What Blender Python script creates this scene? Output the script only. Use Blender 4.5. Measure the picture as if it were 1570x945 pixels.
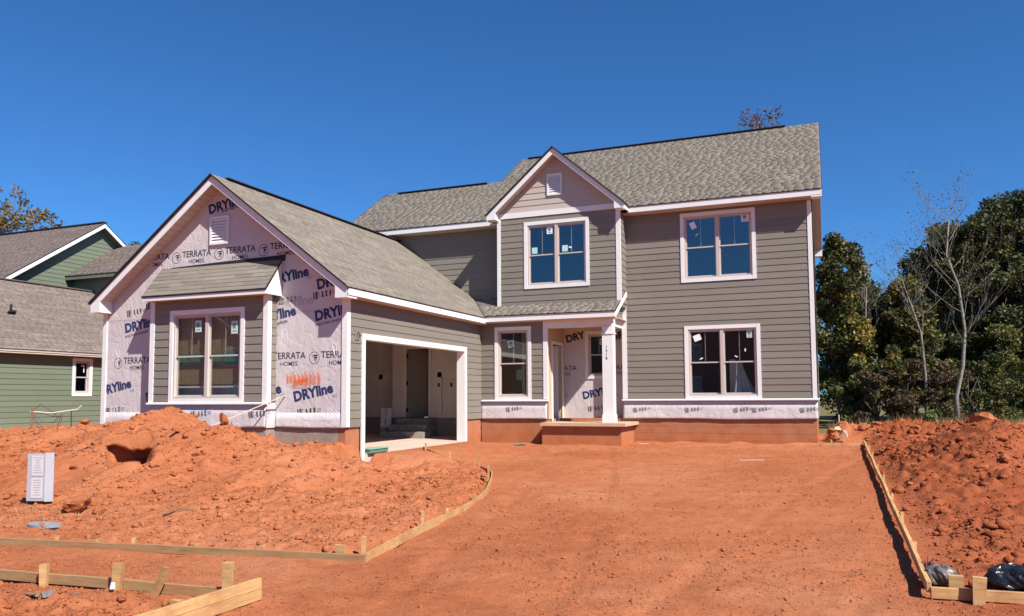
import bpy, bmesh, math, random
import numpy as np
from mathutils import Vector, Matrix

for o in list(bpy.data.objects): bpy.data.objects.remove(o)
S = bpy.context.scene
COL = S.collection
random.seed(7)
RNG = np.random.default_rng(11)

# ------------------------------------------------------------------ camera
cam = bpy.data.cameras.new('camera'); cam_o = bpy.data.objects.new('camera', cam); COL.objects.link(cam_o)
cam.sensor_width = 36.0; cam.lens = 1194.84 / 1570 * 36; cam.shift_y = 52.7 / 1570
cam.clip_start = 0.05; cam.clip_end = 3000
_r = Vector((0.92899, 0.37006, -0.005663)); _u = Vector((0.031052, -0.062687, 0.99755)); _f = Vector((-0.368799, 0.92689, 0.069727))
CAM = Vector((0.13907, -21.8521, 0.09814))
m = Matrix(((_r.x, _u.x, -_f.x, CAM.x), (_r.y, _u.y, -_f.y, CAM.y), (_r.z, _u.z, -_f.z, CAM.z), (0, 0, 0, 1)))
cam_o.matrix_world = m
S.camera = cam_o

# ------------------------------------------------------------------ sky, sun, exposure
SUN = Vector((1.8, -1.0, 2.1)).normalized()          # towards the sun
el = math.asin(SUN.z); az = math.atan2(SUN.x, SUN.y)
W = bpy.data.worlds.new('World'); S.world = W; W.use_nodes = True
nt = W.node_tree; bg = nt.nodes['Background']
sky = nt.nodes.new('ShaderNodeTexSky'); sky.sky_type = 'NISHITA'; sky.sun_disc = False
sky.sun_elevation = el; sky.sun_rotation = az
sky.altitude = 1200; sky.air_density = 1.0; sky.dust_density = 0.2; sky.ozone_density = 3.5
tint = nt.nodes.new('ShaderNodeMix'); tint.data_type = 'RGBA'; tint.blend_type = 'MULTIPLY'; tint.inputs[0].default_value = 1.0
tint.inputs[7].default_value = (0.46, 0.98, 1.48, 1); nt.links.new(sky.outputs[0], tint.inputs[6])
nt.links.new(tint.outputs[2], bg.inputs[0]); bg.inputs[1].default_value = 0.0535
sl = bpy.data.lights.new('sun', 'SUN'); sl.energy = 5.0; sl.angle = math.radians(0.53); sl.color = (1.0, 0.94, 0.86)
so = bpy.data.objects.new('sun', sl); COL.objects.link(so); so.rotation_euler = (-SUN).to_track_quat('-Z', 'Y').to_euler()
so.location = (10, -10, 20)
S.view_settings.view_transform = 'Standard'; S.view_settings.look = 'None'
S.view_settings.exposure = 0.77; S.view_settings.gamma = 1.0; S.view_settings.use_curve_mapping = False
S.render.engine = 'CYCLES'

# ------------------------------------------------------------------ materials
def newmat(name, rough=0.8):
    mt = bpy.data.materials.new(name); mt.use_nodes = True
    b = mt.node_tree.nodes['Principled BSDF']; b.inputs['Roughness'].default_value = rough
    b.inputs['Specular IOR Level'].default_value = 0.3
    return mt, mt.node_tree, b
def ramp(nt, fac, stops):
    r = nt.nodes.new('ShaderNodeValToRGB'); e = r.color_ramp.elements
    while len(e) < len(stops): e.new(0.5)
    for i, (p, c) in enumerate(stops): e[i].position = p; e[i].color = (*c, 1) if len(c) == 3 else c
    nt.links.new(fac, r.inputs[0]); return r.outputs[0]
def noise(nt, scale, detail=4, rough=0.55, vec=None, dist=0.0):
    n = nt.nodes.new('ShaderNodeTexNoise'); n.inputs['Scale'].default_value = scale; n.inputs['Detail'].default_value = detail
    n.inputs['Roughness'].default_value = rough; n.inputs['Distortion'].default_value = dist
    if vec is None:
        tc = nt.nodes.new('ShaderNodeTexCoord'); vec = tc.outputs['Object']
    nt.links.new(vec, n.inputs['Vector']); return n.outputs['Fac']
def mapping(nt, scale, rot=(0, 0, 0)):
    tc = nt.nodes.new('ShaderNodeTexCoord'); mp = nt.nodes.new('ShaderNodeMapping')
    mp.inputs['Scale'].default_value = scale; mp.inputs['Rotation'].default_value = rot
    nt.links.new(tc.outputs['Object'], mp.inputs[0]); return mp.outputs[0]
def mix(nt, fac, a, b, mode='MIX'):
    n = nt.nodes.new('ShaderNodeMix'); n.data_type = 'RGBA'; n.blend_type = mode
    for s, v in ((n.inputs[0], fac), (n.inputs[6], a), (n.inputs[7], b)):
        if hasattr(v, 'is_linked') or hasattr(v, 'links'): nt.links.new(v, s)
        elif isinstance(v, (int, float)): s.default_value = v
        else: s.default_value = (*v, 1)
    return n.outputs[2]
def bump(nt, b, h, strength=0.3, dist=0.01):
    n = nt.nodes.new('ShaderNodeBump'); n.inputs['Strength'].default_value = strength; n.inputs['Distance'].default_value = dist
    nt.links.new(h, n.inputs['Height']); nt.links.new(n.outputs[0], b.inputs['Normal'])
def C2(c, k): return tuple(min(1, v * k) for v in c)
def simple(name, c, rough=0.7, var=0.12, scale=6.0, bumpd=0.0, bscale=60, stretch=(1, 1, 1)):
    mt, nt, b = newmat(name, rough)
    v = mapping(nt, stretch)
    n = noise(nt, scale, 5, 0.6, v)
    nt.links.new(ramp(nt, n, [(0.3, C2(c, 1 - var)), (0.7, C2(c, 1 + var))]), b.inputs['Base Color'])
    if bumpd: bump(nt, b, noise(nt, bscale, 3, 0.6, v), 0.5, bumpd)
    return mt
MT = {}
def siding_mat(name, c):
    mt, nt, b = newmat(name, 0.62)
    v = mapping(nt, (0.35, 0.35, 9))
    n1 = noise(nt, 5, 6, 0.65, v); n2 = noise(nt, 0.9, 3, 0.5)
    oi = nt.nodes.new('ShaderNodeObjectInfo')
    col = ramp(nt, n1, [(0.3, C2(c, 0.93)), (0.7, C2(c, 1.07))])
    col = mix(nt, 0.5, col, ramp(nt, n2, [(0.35, C2(c, 0.94)), (0.7, C2(c, 1.06))]))
    rr = ramp(nt, oi.outputs['Random'], [(0, (0.93, 0.93, 0.93)), (1, (1.04, 1.04, 1.04))])
    col = mix(nt, 1.0, col, rr, 'MULTIPLY')
    nt.links.new(col, b.inputs['Base Color'])
    bump(nt, b, noise(nt, 26, 4, 0.6, mapping(nt, (0.25, 0.25, 5))), 0.35, 0.002)
    return mt
MT['siding'] = siding_mat('taupe_siding', (0.197, 0.177, 0.147))
MT['siding_beige'] = siding_mat('beige_siding', (0.426, 0.368, 0.322))
MT['siding_green'] = siding_mat('green_siding', (0.143, 0.171, 0.120))
MT['trim'] = simple('white_trim', (0.688, 0.688, 0.679), 0.5, 0.04, 3)
MT['almond'] = simple('almond_vinyl', (0.465, 0.411, 0.372), 0.45, 0.03, 3)
MT['soffit'] = simple('cream_soffit', (0.527, 0.434, 0.372), 0.6, 0.05, 3)
MT['groove'] = simple('soffit_groove', (0.30, 0.22, 0.17), 0.9, 0.05)
MT['dark'] = simple('dark_felt', (0.022, 0.022, 0.026), 0.85, 0.2, 20)
MT['primed'] = simple('tan_primed_wood', (0.512, 0.357, 0.232), 0.6, 0.08, 5, 0, 60, (1, 1, .2))
MT['concrete'] = simple('grey_block', (0.264, 0.240, 0.217), 0.9, 0.18, 7, 0.004, 50)
MT['drywall'] = simple('drywall', (0.635, 0.589, 0.558), 0.9, 0.05, 1.2)
MT['tape'] = simple('joint_compound', (0.666, 0.643, 0.620), 0.9, 0.05, 2)
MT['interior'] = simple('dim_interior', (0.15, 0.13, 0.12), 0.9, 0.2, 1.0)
MT['osb'] = simple('osb_board', (0.279, 0.182, 0.097), 0.85, 0.3, 30)
MT['door'] = simple('door_slab', (0.20, 0.18, 0.165), 0.6, 0.06, 2)
MT['slab'] = simple('garage_slab', (0.542, 0.403, 0.326), 0.85, 0.12, 2, 0.002, 40)
MT['paper'] = simple('white_paper', (0.512, 0.496, 0.519), 0.7, 0.04, 3)
MT['board_white'] = simple('corrugated_plastic', (0.372, 0.372, 0.411), 0.5, 0.06, 3)
MT['ink'] = simple('print_ink', (0.03, 0.03, 0.05), 0.7, 0.3, 20)
MT['ink_navy'] = simple('navy_print_ink', (0.022, 0.035, 0.11), 0.7, 0.3, 12)
MT['ink_grey'] = simple('grey_print_ink', (0.20, 0.19, 0.22), 0.7, 0.3, 20)
MT['ink_faint'] = simple('faint_print_ink', (0.36, 0.33, 0.37), 0.7, 0.2, 20)
MT['sticker'] = simple('sticker', (0.75, 0.78, 0.80), 0.6, 0.04, 4)
MT['sticker_green'] = simple('sticker_green', (0.40, 0.62, 0.58), 0.6, 0.05, 4)
MT['plastic_sheet'] = simple('hanging_plastic', (0.45, 0.50, 0.54), 0.35, 0.1, 6)
MT['green_glass'] = simple('green_tape', (0.232, 0.403, 0.310), 0.5, 0.1, 6)
MT['green_box'] = simple('green_plastic', (0.09, 0.20, 0.14), 0.5, 0.15, 8)
MT['metal'] = simple('dull_metal', (0.232, 0.248, 0.279), 0.45, 0.15, 10)
MT['pipe'] = simple('pale_pipe', (0.480, 0.465, 0.403), 0.5, 0.06, 6)
MT['wire'] = simple('dark_wire', (0.05, 0.03, 0.03), 0.6, 0.1, 6)
MT['rust'] = simple('rusty_stake', (0.26, 0.10, 0.06), 0.8, 0.2, 10)
MT['twig'] = simple('twig', (0.16, 0.11, 0.075), 0.9, 0.3, 20)
MT['dead_grass'] = simple('dead_grass', (0.256, 0.209, 0.101), 0.9, 0.4, 5)
MT['lath'] = simple('pale_lath', (0.558, 0.449, 0.341), 0.7, 0.08, 5)
MT['bark'] = simple('bark', (0.10, 0.08, 0.065), 0.95, 0.35, 14, 0.01, 30)
MT['bark_pale'] = simple('pale_bark', (0.209, 0.190, 0.163), 0.9, 0.3, 10, 0.006, 30)

def m_bag():
    mt, nt, b = newmat('black_bag', 0.32); b.inputs['Base Color'].default_value = (0.012, 0.012, 0.014, 1)
    b.inputs['Specular IOR Level'].default_value = 0.6
    bump(nt, b, noise(nt, 9, 2, 0.5, None, 1.5), 0.6, 0.03); return mt
MT['bag'] = m_bag()
def m_wrap():
    mt, nt, b = newmat('house_wrap', 0.55); c = (0.525, 0.485, 0.488)
    n = noise(nt, 1.3, 4, 0.6)
    col = ramp(nt, n, [(0.3, C2(c, 0.93)), (0.7, C2(c, 1.05))])
    # splashed mud close to the ground
    tc = nt.nodes.new('ShaderNodeTexCoord'); sp = nt.nodes.new('ShaderNodeSeparateXYZ'); nt.links.new(tc.outputs['Object'], sp.inputs[0])
    nt.links.new(col, b.inputs['Base Color'])
    w = nt.nodes.new('ShaderNodeTexVoronoi'); w.feature = 'DISTANCE_TO_EDGE'; w.inputs['Scale'].default_value = 2.2
    nn = nt.nodes.new('ShaderNodeTexNoise'); nn.inputs['Scale'].default_value = 1.6; nt.links.new(tc.outputs['Object'], nn.inputs[0])
    va = nt.nodes.new('ShaderNodeVectorMath'); va.operation = 'MULTIPLY_ADD'; nt.links.new(nn.outputs['Color'], va.inputs[0]); va.inputs[1].default_value = (1.2, 1.2, 1.2)
    nt.links.new(tc.outputs['Object'], va.inputs[2]); nt.links.new(va.outputs[0], w.inputs['Vector'])
    ad = nt.nodes.new('ShaderNodeMath'); ad.operation = 'MULTIPLY_ADD'; nt.links.new(noise(nt, 5, 4, 0.6, mapping(nt, (1, 1, .5))), ad.inputs[0]); ad.inputs[1].default_value = 0.6
    cl = nt.nodes.new('ShaderNodeMath'); cl.operation = 'MINIMUM'; nt.links.new(w.outputs['Distance'], cl.inputs[0]); cl.inputs[1].default_value = 0.12
    nt.links.new(cl.outputs[0], ad.inputs[2])
    bump(nt, b, ad.outputs[0], 0.75, 0.035); return mt
MT['wrap'] = m_wrap()
def m_found(name, top, amount):
    mt, nt, b = newmat(name, 0.92)
    tc = nt.nodes.new('ShaderNodeTexCoord'); sp = nt.nodes.new('ShaderNodeSeparateXYZ'); nt.links.new(tc.outputs['Object'], sp.inputs[0])
    n = noise(nt, 1.6, 5, 0.6, mapping(nt, (1, 1, 1.6)))
    ad = nt.nodes.new('ShaderNodeMath'); ad.operation = 'MULTIPLY_ADD'; nt.links.new(n, ad.inputs[0]); ad.inputs[1].default_value = 1.1; nt.links.new(sp.outputs[2], ad.inputs[2])
    stain = ramp(nt, ad.outputs[0], [(top - 0.2, (1, 1, 1)), (top + 0.25, (amount,) * 3)])
    g = ramp(nt, noise(nt, 9, 5, 0.6), [(0.3, (0.209, 0.182, 0.155)), (0.7, (0.310, 0.271, 0.232))])
    r = ramp(nt, noise(nt, 3.5, 5, 0.65), [(0.3, (0.326, 0.109, 0.043)), (0.72, (0.426, 0.159, 0.070))])
    nt.links.new(mix(nt, stain, g, r), b.inputs['Base Color'])
    bump(nt, b, noise(nt, 60, 3, 0.6), 0.4, 0.004); return mt
MT['found_main'] = m_found('stained_foundation', 0.95, 0.86)
MT['found_grey'] = m_found('grey_foundation', 0.62, 0.12)
def m_wood(name, c):
    mt, nt, b = newmat(name, 0.75)
    v = mapping(nt, (1.2, 14, 14))
    n = noise(nt, 2.2, 5, 0.6, v, 0.6)
    col = ramp(nt, n, [(0.28, C2(c, 0.62)), (0.5, c), (0.75, C2(c, 1.15))])
    oi = nt.nodes.new('ShaderNodeObjectInfo')
    col = mix(nt, 1.0, col, ramp(nt, oi.outputs['Random'], [(0, (0.8, 0.78, 0.76)), (1, (1.05, 1.05, 1.05))]), 'MULTIPLY')
    dirt = ramp(nt, noise(nt, 3.0, 4, 0.7), [(0.45, (0, 0, 0)), (0.68, (0.65, 0.65, 0.65))])
    col = mix(nt, dirt, col, (0.33, 0.13, 0.058))
    nt.links.new(col, b.inputs['Base Color']); bump(nt, b, n, 0.25, 0.003); return mt
MT['wood'] = m_wood('form_lumber', (0.512, 0.310, 0.132))
MT['wood_old'] = m_wood('weathered_lumber', (0.326, 0.209, 0.101))
def m_shingle(name, a, bcol, ccol):
    mt, nt, b = newmat(name, 0.95)
    at = nt.nodes.new('ShaderNodeAttribute'); at.attribute_name = 'tone'
    col = ramp(nt, at.outputs['Fac'], [(0.0, a), (0.5, bcol), (1.0, ccol)])
    gr = ramp(nt, noise(nt, 170, 2, 0.7), [(0.3, (0.72, 0.72, 0.72)), (0.7, (1.25, 1.25, 1.25))])
    nt.links.new(mix(nt, 1.0, col, gr, 'MULTIPLY'), b.inputs['Base Color'])
    bump(nt, b, noise(nt, 220, 2, 0.7), 0.4, 0.003); return mt
MT['shingle'] = m_shingle('grey_shingles', (0.133, 0.114, 0.091), (0.183, 0.160, 0.130), (0.240, 0.213, 0.177))
MT['shingle_nb'] = m_shingle('brown_shingles', (0.120, 0.093, 0.081), (0.167, 0.132, 0.115), (0.225, 0.182, 0.159))
def m_glass(name, refl, tint):
    mt = bpy.data.materials.new(name); mt.use_nodes = True; nt = mt.node_tree; nt.nodes.clear()
    out = nt.nodes.new('ShaderNodeOutputMaterial'); mx = nt.nodes.new('ShaderNodeMixShader'); tr = nt.nodes.new('ShaderNodeBsdfTransparent'); gl = nt.nodes.new('ShaderNodeBsdfGlossy')
    gl.inputs['Roughness'].default_value = 0.0; gl.inputs['Color'].default_value = (1, 1, 1, 1); tr.inputs['Color'].default_value = (*tint, 1)
    lw = nt.nodes.new('ShaderNodeLayerWeight'); lw.inputs[0].default_value = 0.5; fr = nt.nodes.new('ShaderNodeMath'); fr.operation = 'POWER'; fr.inputs[1].default_value = 4.0; nt.links.new(lw.outputs['Facing'], fr.inputs[0])
    ad = nt.nodes.new('ShaderNodeMath'); ad.operation = 'ADD'; ad.use_clamp = True; nt.links.new(fr.outputs[0], ad.inputs[0]); ad.inputs[1].default_value = refl
    tc = nt.nodes.new('ShaderNodeTexCoord'); n = nt.nodes.new('ShaderNodeTexNoise'); n.inputs['Scale'].default_value = 1.2; nt.links.new(tc.outputs['Object'], n.inputs[0])
    bp = nt.nodes.new('ShaderNodeBump'); bp.inputs['Strength'].default_value = 0.06; bp.inputs['Distance'].default_value = 0.03; nt.links.new(n.outputs[0], bp.inputs['Height']); nt.links.new(bp.outputs[0], gl.inputs['Normal'])
    nt.links.new(ad.outputs[0], mx.inputs[0]); nt.links.new(tr.outputs[0], mx.inputs[1]); nt.links.new(gl.outputs[0], mx.inputs[2]); nt.links.new(mx.outputs[0], out.inputs[0])
    return mt
MT['glass'] = m_glass('window_glass', 0.10, (0.90, 0.93, 0.92))
def m_dirt():
    mt, nt, b = newmat('red_clay', 0.97); b.inputs['Specular IOR Level'].default_value = 0.1
    n1 = noise(nt, 0.35, 5, 0.6); n2 = noise(nt, 3.0, 6, 0.7); n3 = noise(nt, 28, 5, 0.7)
    c1 = ramp(nt, n1, [(0.3, (0.349, 0.109, 0.045)), (0.55, (0.411, 0.143, 0.064)), (0.75, (0.449, 0.182, 0.093))])
    c2 = ramp(nt, n2, [(0.28, (0.84, 0.80, 0.77)), (0.5, (1.0, 1.0, 1.0)), (0.74, (1.10, 1.16, 1.22))])
    c3 = ramp(nt, n3, [(0.28, (0.72, 0.68, 0.64)), (0.55, (1, 1, 1)), (0.78, (1.15, 1.25, 1.4))])
    col = mix(nt, 1.0, c1, c2, 'MULTIPLY'); col = mix(nt, 0.8, col, mix(nt, 1.0, col, c3, 'MULTIPLY'))
    # darker red clay on the heap to the right of the pad
    tc = nt.nodes.new('ShaderNodeTexCoord'); sp = nt.nodes.new('ShaderNodeSeparateXYZ'); nt.links.new(tc.outputs['Object'], sp.inputs[0])
    mr = nt.nodes.new('ShaderNodeMapRange'); nt.links.new(sp.outputs[0], mr.inputs[0]); mr.inputs[1].default_value = 0.7; mr.inputs[2].default_value = 1.6
    red = mix(nt, 1.0, col, (0.74, 0.60, 0.55), 'MULTIPLY')
    col = mix(nt, mr.outputs[0], col, red)
    # beyond the lot: dry grass and litter
    ad = nt.nodes.new('ShaderNodeMath'); ad.operation = 'MULTIPLY_ADD'; nt.links.new(n1, ad.inputs[0]); ad.inputs[1].default_value = 3.0; nt.links.new(sp.outputs[1], ad.inputs[2])
    m2 = nt.nodes.new('ShaderNodeMapRange'); nt.links.new(ad.outputs[0], m2.inputs[0]); m2.inputs[1].default_value = 6.5; m2.inputs[2].default_value = 9.0
    gr = ramp(nt, n2, [(0.3, (0.078, 0.066, 0.027)), (0.7, (0.232, 0.186, 0.085))])
    col = mix(nt, m2.outputs[0], col, gr)
    nt.links.new(col, b.inputs['Base Color'])
    h = nt.nodes.new('ShaderNodeMath'); h.operation = 'ADD'; nt.links.new(n3, h.inputs[0]); nt.links.new(noise(nt, 75, 4, 0.7), h.inputs[1])
    bump(nt, b, h.outputs[0], 0.85, 0.016); return mt
MT['dirt'] = m_dirt()
def m_leaf(name, stops):
    mt, nt, b = newmat(name, 0.6)
    at = nt.nodes.new('ShaderNodeAttribute'); at.attribute_name = 'tone'
    col = ramp(nt, at.outputs['Fac'], stops); nt.links.new(col, b.inputs['Base Color'])
    out = nt.nodes['Material Output']; tl = nt.nodes.new('ShaderNodeBsdfTranslucent'); nt.links.new(col, tl.inputs['Color'])
    mx = nt.nodes.new('ShaderNodeMixShader'); mx.inputs[0].default_value = 0.22
    nt.links.new(b.outputs[0], mx.inputs[1]); nt.links.new(tl.outputs[0], mx.inputs[2]); nt.links.new(mx.outputs[0], out.inputs[0]); return mt
MT['leaf_dark'] = m_leaf('dark_leaves', [(0, (0.029, 0.040, 0.012)), (0.5, (0.073, 0.083, 0.024)), (1, (0.172, 0.155, 0.043))])
MT['leaf_mix'] = m_leaf('autumn_leaves', [(0, (0.039, 0.043, 0.013)), (0.45, (0.095, 0.099, 0.026)), (0.8, (0.172, 0.146, 0.034)), (1, (0.292, 0.206, 0.047))])
MT['leaf_brown'] = m_leaf('brown_leaves', [(0, (0.052, 0.034, 0.022)), (0.5, (0.095, 0.065, 0.036)), (1, (0.155, 0.107, 0.052))])
MT['leaf_gold'] = m_leaf('golden_leaves', [(0, (0.070, 0.066, 0.023)), (0.5, (0.163, 0.120, 0.035)), (1, (0.264, 0.147, 0.039))])
MT['leaf_rust'] = m_leaf('rusty_leaves', [(0, (0.078, 0.046, 0.031)), (0.5, (0.155, 0.085, 0.054)), (1, (0.217, 0.124, 0.085))])
MT['leaf_green'] = m_leaf('bush_leaves', [(0, (0.043, 0.065, 0.013)), (0.5, (0.095, 0.120, 0.026)), (1, (0.172, 0.181, 0.043))])
def m_spray():
    mt, nt, b = newmat('orange_spray', 0.6); b.inputs['Base Color'].default_value = (0.85, 0.20, 0.045, 1)
    a = ramp(nt, noise(nt, 38, 4, 0.8), [(0.40, (0, 0, 0)), (0.62, (0.8, 0.8, 0.8))]); nt.links.new(a, b.inputs['Alpha']); return mt
MT['spray'] = m_spray()

# ------------------------------------------------------------------ mesh helpers
class MB:
    def __init__(s): s.v = []; s.f = []
    def hexa(s, p):           # 8 points: bottom loop 0-3, top loop 4-7
        n = len(s.v); s.v += [tuple(q) for q in p]
        s.f += [tuple(n + i for i in q) for q in ((0, 3, 2, 1), (4, 5, 6, 7), (0, 1, 5, 4), (1, 2, 6, 5), (2, 3, 7, 6), (3, 0, 4, 7))]; return s
    def box(s, a, b):
        (x0, y0, z0), (x1, y1, z1) = a, b
        x0, x1 = sorted((x0, x1)); y0, y1 = sorted((y0, y1)); z0, z1 = sorted((z0, z1))
        return s.hexa([(x0, y0, z0), (x1, y0, z0), (x1, y1, z0), (x0, y1, z0), (x0, y0, z1), (x1, y0, z1), (x1, y1, z1), (x0, y1, z1)])
    def prism(s, loop, d):    # polygon loop extruded by vector d
        n = len(s.v); k = len(loop); d = Vector(d)
        s.v += [tuple(p) for p in loop] + [tuple(Vector(p) + d) for p in loop]
        s.f += [tuple(range(n + k - 1, n - 1, -1)), tuple(range(n + k, n + 2 * k))]
        s.f += [(n + i, n + (i + 1) % k, n + k + (i + 1) % k, n + k + i) for i in range(k)]; return s
    def beam(s, a, b, w, h, up=(0, 0, 1)):   # rectangular bar from a to b (centre line)
        a = Vector(a); b = Vector(b); d = (b - a).normalized(); sd = d.cross(Vector(up)).normalized(); u = sd.cross(d)
        o = [(-w / 2, -h / 2), (w / 2, -h / 2), (w / 2, h / 2), (-w / 2, h / 2)]
        return s.prism([a + sd * x + u * y for x, y in o], b - a)
    def tube(s, pts, rad, k=6):
        n0 = len(s.v); pts = [Vector(p) for p in pts]
        if not hasattr(rad, '__len__'): rad = [rad] * len(pts)
        for i, p in enumerate(pts):
            d = (pts[min(i + 1, len(pts) - 1)] - pts[max(i - 1, 0)]).normalized()
            a = d.orthogonal().normalized() if abs(d.z) > 0.9 else d.cross(Vector((0, 0, 1))).normalized(); b = d.cross(a)
            s.v += [tuple(p + (a * math.cos(2 * math.pi * j / k) + b * math.sin(2 * math.pi * j / k)) * rad[i]) for j in range(k)]
        for i in range(len(pts) - 1):
            for j in range(k):
                q = n0 + i * k; s.f.append((q + j, q + (j + 1) % k, q + k + (j + 1) % k, q + k + j))
        s.f.append(tuple(range(n0 + k - 1, n0 - 1, -1))); s.f.append(tuple(range(len(s.v) - k, len(s.v)))); return s
def wpos(o):
    p = Vector((0, 0, 0))
    while o is not None: p += o.location; o = o.parent
    return p
def build(name, mb, mat, parent=None, smooth=False, fix=True):
    off = wpos(parent) if parent is not None else Vector((0, 0, 0))
    me = bpy.data.meshes.new(name); me.from_pydata([(x - off.x, y - off.y, z - off.z) for x, y, z in mb.v], [], mb.f)
    if fix:
        bm = bmesh.new(); bm.from_mesh(me); bmesh.ops.recalc_face_normals(bm, faces=bm.faces); bm.to_mesh(me); bm.free()
    if smooth:
        for p in me.polygons: p.use_smooth = True
    me.materials.append(MT[mat] if isinstance(mat, str) else mat)
    o = bpy.data.objects.new(name, me); COL.objects.link(o); o.parent = parent; return o
def root(name, label, cat, loc, group=None):
    o = bpy.data.objects.new(name, None); COL.objects.link(o); o.location = loc; o.empty_display_size = 0.3
    return tag(o, label, cat, group)
def tag(o, label, cat, group=None):
    o['label'] = label; o['category'] = cat
    if group: o['group'] = group
    return o
def one(name, mb, mat, label, cat, loc, group=None, smooth=False):    # a thing that is one mesh, origin at its base
    mb.v = [(x - loc[0], y - loc[1], z - loc[2]) for x, y, z in mb.v]
    o = build(name, mb, mat, None, smooth); o.location = loc; return tag(o, label, cat, group)
def fast_mesh(name, V, F, mat, parent=None, tone=None, off=(0, 0, 0)):    # numpy quads / tris
    me = bpy.data.meshes.new(name); V = np.asarray(V, np.float32) - np.asarray(off, np.float32); F = np.asarray(F, np.int32)
    k = F.shape[1]; me.vertices.add(len(V)); me.vertices.foreach_set('co', V.ravel())
    me.loops.add(F.size); me.loops.foreach_set('vertex_index', F.ravel())
    me.polygons.add(len(F)); me.polygons.foreach_set('loop_start', np.arange(0, F.size, k, dtype=np.int32))
    me.update(calc_edges=True)
    if tone is not None:
        a = me.attributes.new('tone', 'FLOAT', 'FACE'); a.data.foreach_set('value', np.asarray(tone, np.float32))
    me.materials.append(MT[mat]); o = bpy.data.objects.new(name, me); COL.objects.link(o); o.parent = parent; return o

class Frame:     # wall frame: u along the wall, n outwards
    def __init__(s, o, u, n): s.o = Vector(o); s.u = Vector(u); s.n = Vector(n)
    def p(s, u, z, d=0.0): q = s.o + s.u * u + s.n * d; return (q.x, q.y, z)
def front(y): return Frame((0, y, 0), (1, 0, 0), (0, -1, 0))
def side(x): return Frame((x, 0, 0), (0, 1, 0), (1, 0, 0))
def slabf(mb, F, u0, u1, z0, z1, d0, d1):
    mb.hexa([F.p(u0, z0, d0), F.p(u1, z0, d0), F.p(u1, z0, d1), F.p(u0, z0, d1), F.p(u0, z1, d0), F.p(u1, z1, d0), F.p(u1, z1, d1), F.p(u0, z1, d1)])
def core(mb, F, u0, u1, z0, z1, holes, d0=-0.12, d1=0.0):
    us = sorted({u0, u1, *[h[0] for h in holes], *[h[1] for h in holes]}); zs = sorted({z0, z1, *[h[2] for h in holes], *[h[3] for h in holes]})
    us = [u for u in us if u0 <= u <= u1]; zs = [z for z in zs if z0 <= z <= z1]
    for a, b in zip(us, us[1:]):
        run = None
        for c, d in zip(zs, zs[1:]):
            cu, cz = (a + b) / 2, (c + d) / 2
            inside = any(h[0] < cu < h[1] and h[2] < cz < h[3] for h in holes)
            if inside:
                if run: slabf(mb, F, a, b, run[0], run[1], d0, d1); run = None
            else: run = (run[0] if run else c, d)
        if run: slabf(mb, F, a, b, run[0], run[1], d0, d1)
EXPO = 0.178
def siding(parent, F, u0, u1, z0, z1, mat, holes=(), bound=None, expo=EXPO, joint=3.66):
    """lap boards: one mesh per board; bound(z) -> (uL, uR) for gables"""
    k = 0; z = z0
    while z < z1 - 0.02:
        zt = min(z + expo, z1)
        cuts = sorted({z, zt, *[h[2] for h in holes if z < h[2] < zt], *[h[3] for h in holes if z < h[3] < zt]})
        cells = []
        for a, b in zip(cuts, cuts[1:]):
            segs = [(u0, u1)]
            for h in holes:
                if h[2] < (a + b) / 2 < h[3]:
                    ns = []
                    for s, e in segs:
                        if h[0] > s: ns.append((s, min(e, h[0])))
                        if h[1] < e: ns.append((max(s, h[1]), e))
                    segs = [q for q in ns if q[1] - q[0] > 0.02]
            cells.append((a, b, segs))
        def cell(mb, a, b, s, e):
            da = 0.019 - 0.013 * (a - z) / expo; db = 0.019 - 0.013 * (b - z) / expo
            if bound:
                la, ra = bound(a); lb, rb = bound(b); sa, sb, ea, eb = max(s, la), max(s, lb), min(e, ra), min(e, rb)
                if ea <= sa: return
                if eb <= sb: sb = eb = (sb + eb) / 2
            else: sa = sb = s; ea = eb = e
            mb.hexa([F.p(sa, a, 0.002), F.p(ea, a, 0.002), F.p(ea, a, da), F.p(sa, a, da), F.p(sb, b, 0.002), F.p(eb, b, 0.002), F.p(eb, b, db), F.p(sb, b, db)])
        if len(cells) == 1:
            for s, e in cells[0][2]:
                st = [s]; q = u0 + ((k * 1.37 + random.random() * 0.5) % joint)
                while q < e - 0.4:
                    if q > s + 0.4: st.append(q)
                    q += joint
                st.append(e)
                for i, (a, b) in enumerate(zip(st, st[1:])):
                    mb = MB(); cell(mb, z, zt, a + (0.0015 if i else 0), b - (0.0015 if i < len(st) - 2 else 0))
                    if mb.v: build('siding_board', mb, mat, parent)
        else:
            mb = MB()
            for a, b, segs in cells:
                for s, e in segs: cell(mb, a, b, s, e)
            if mb.v: build('siding_board', mb, mat, parent)
        z = zt; k += 1
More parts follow.
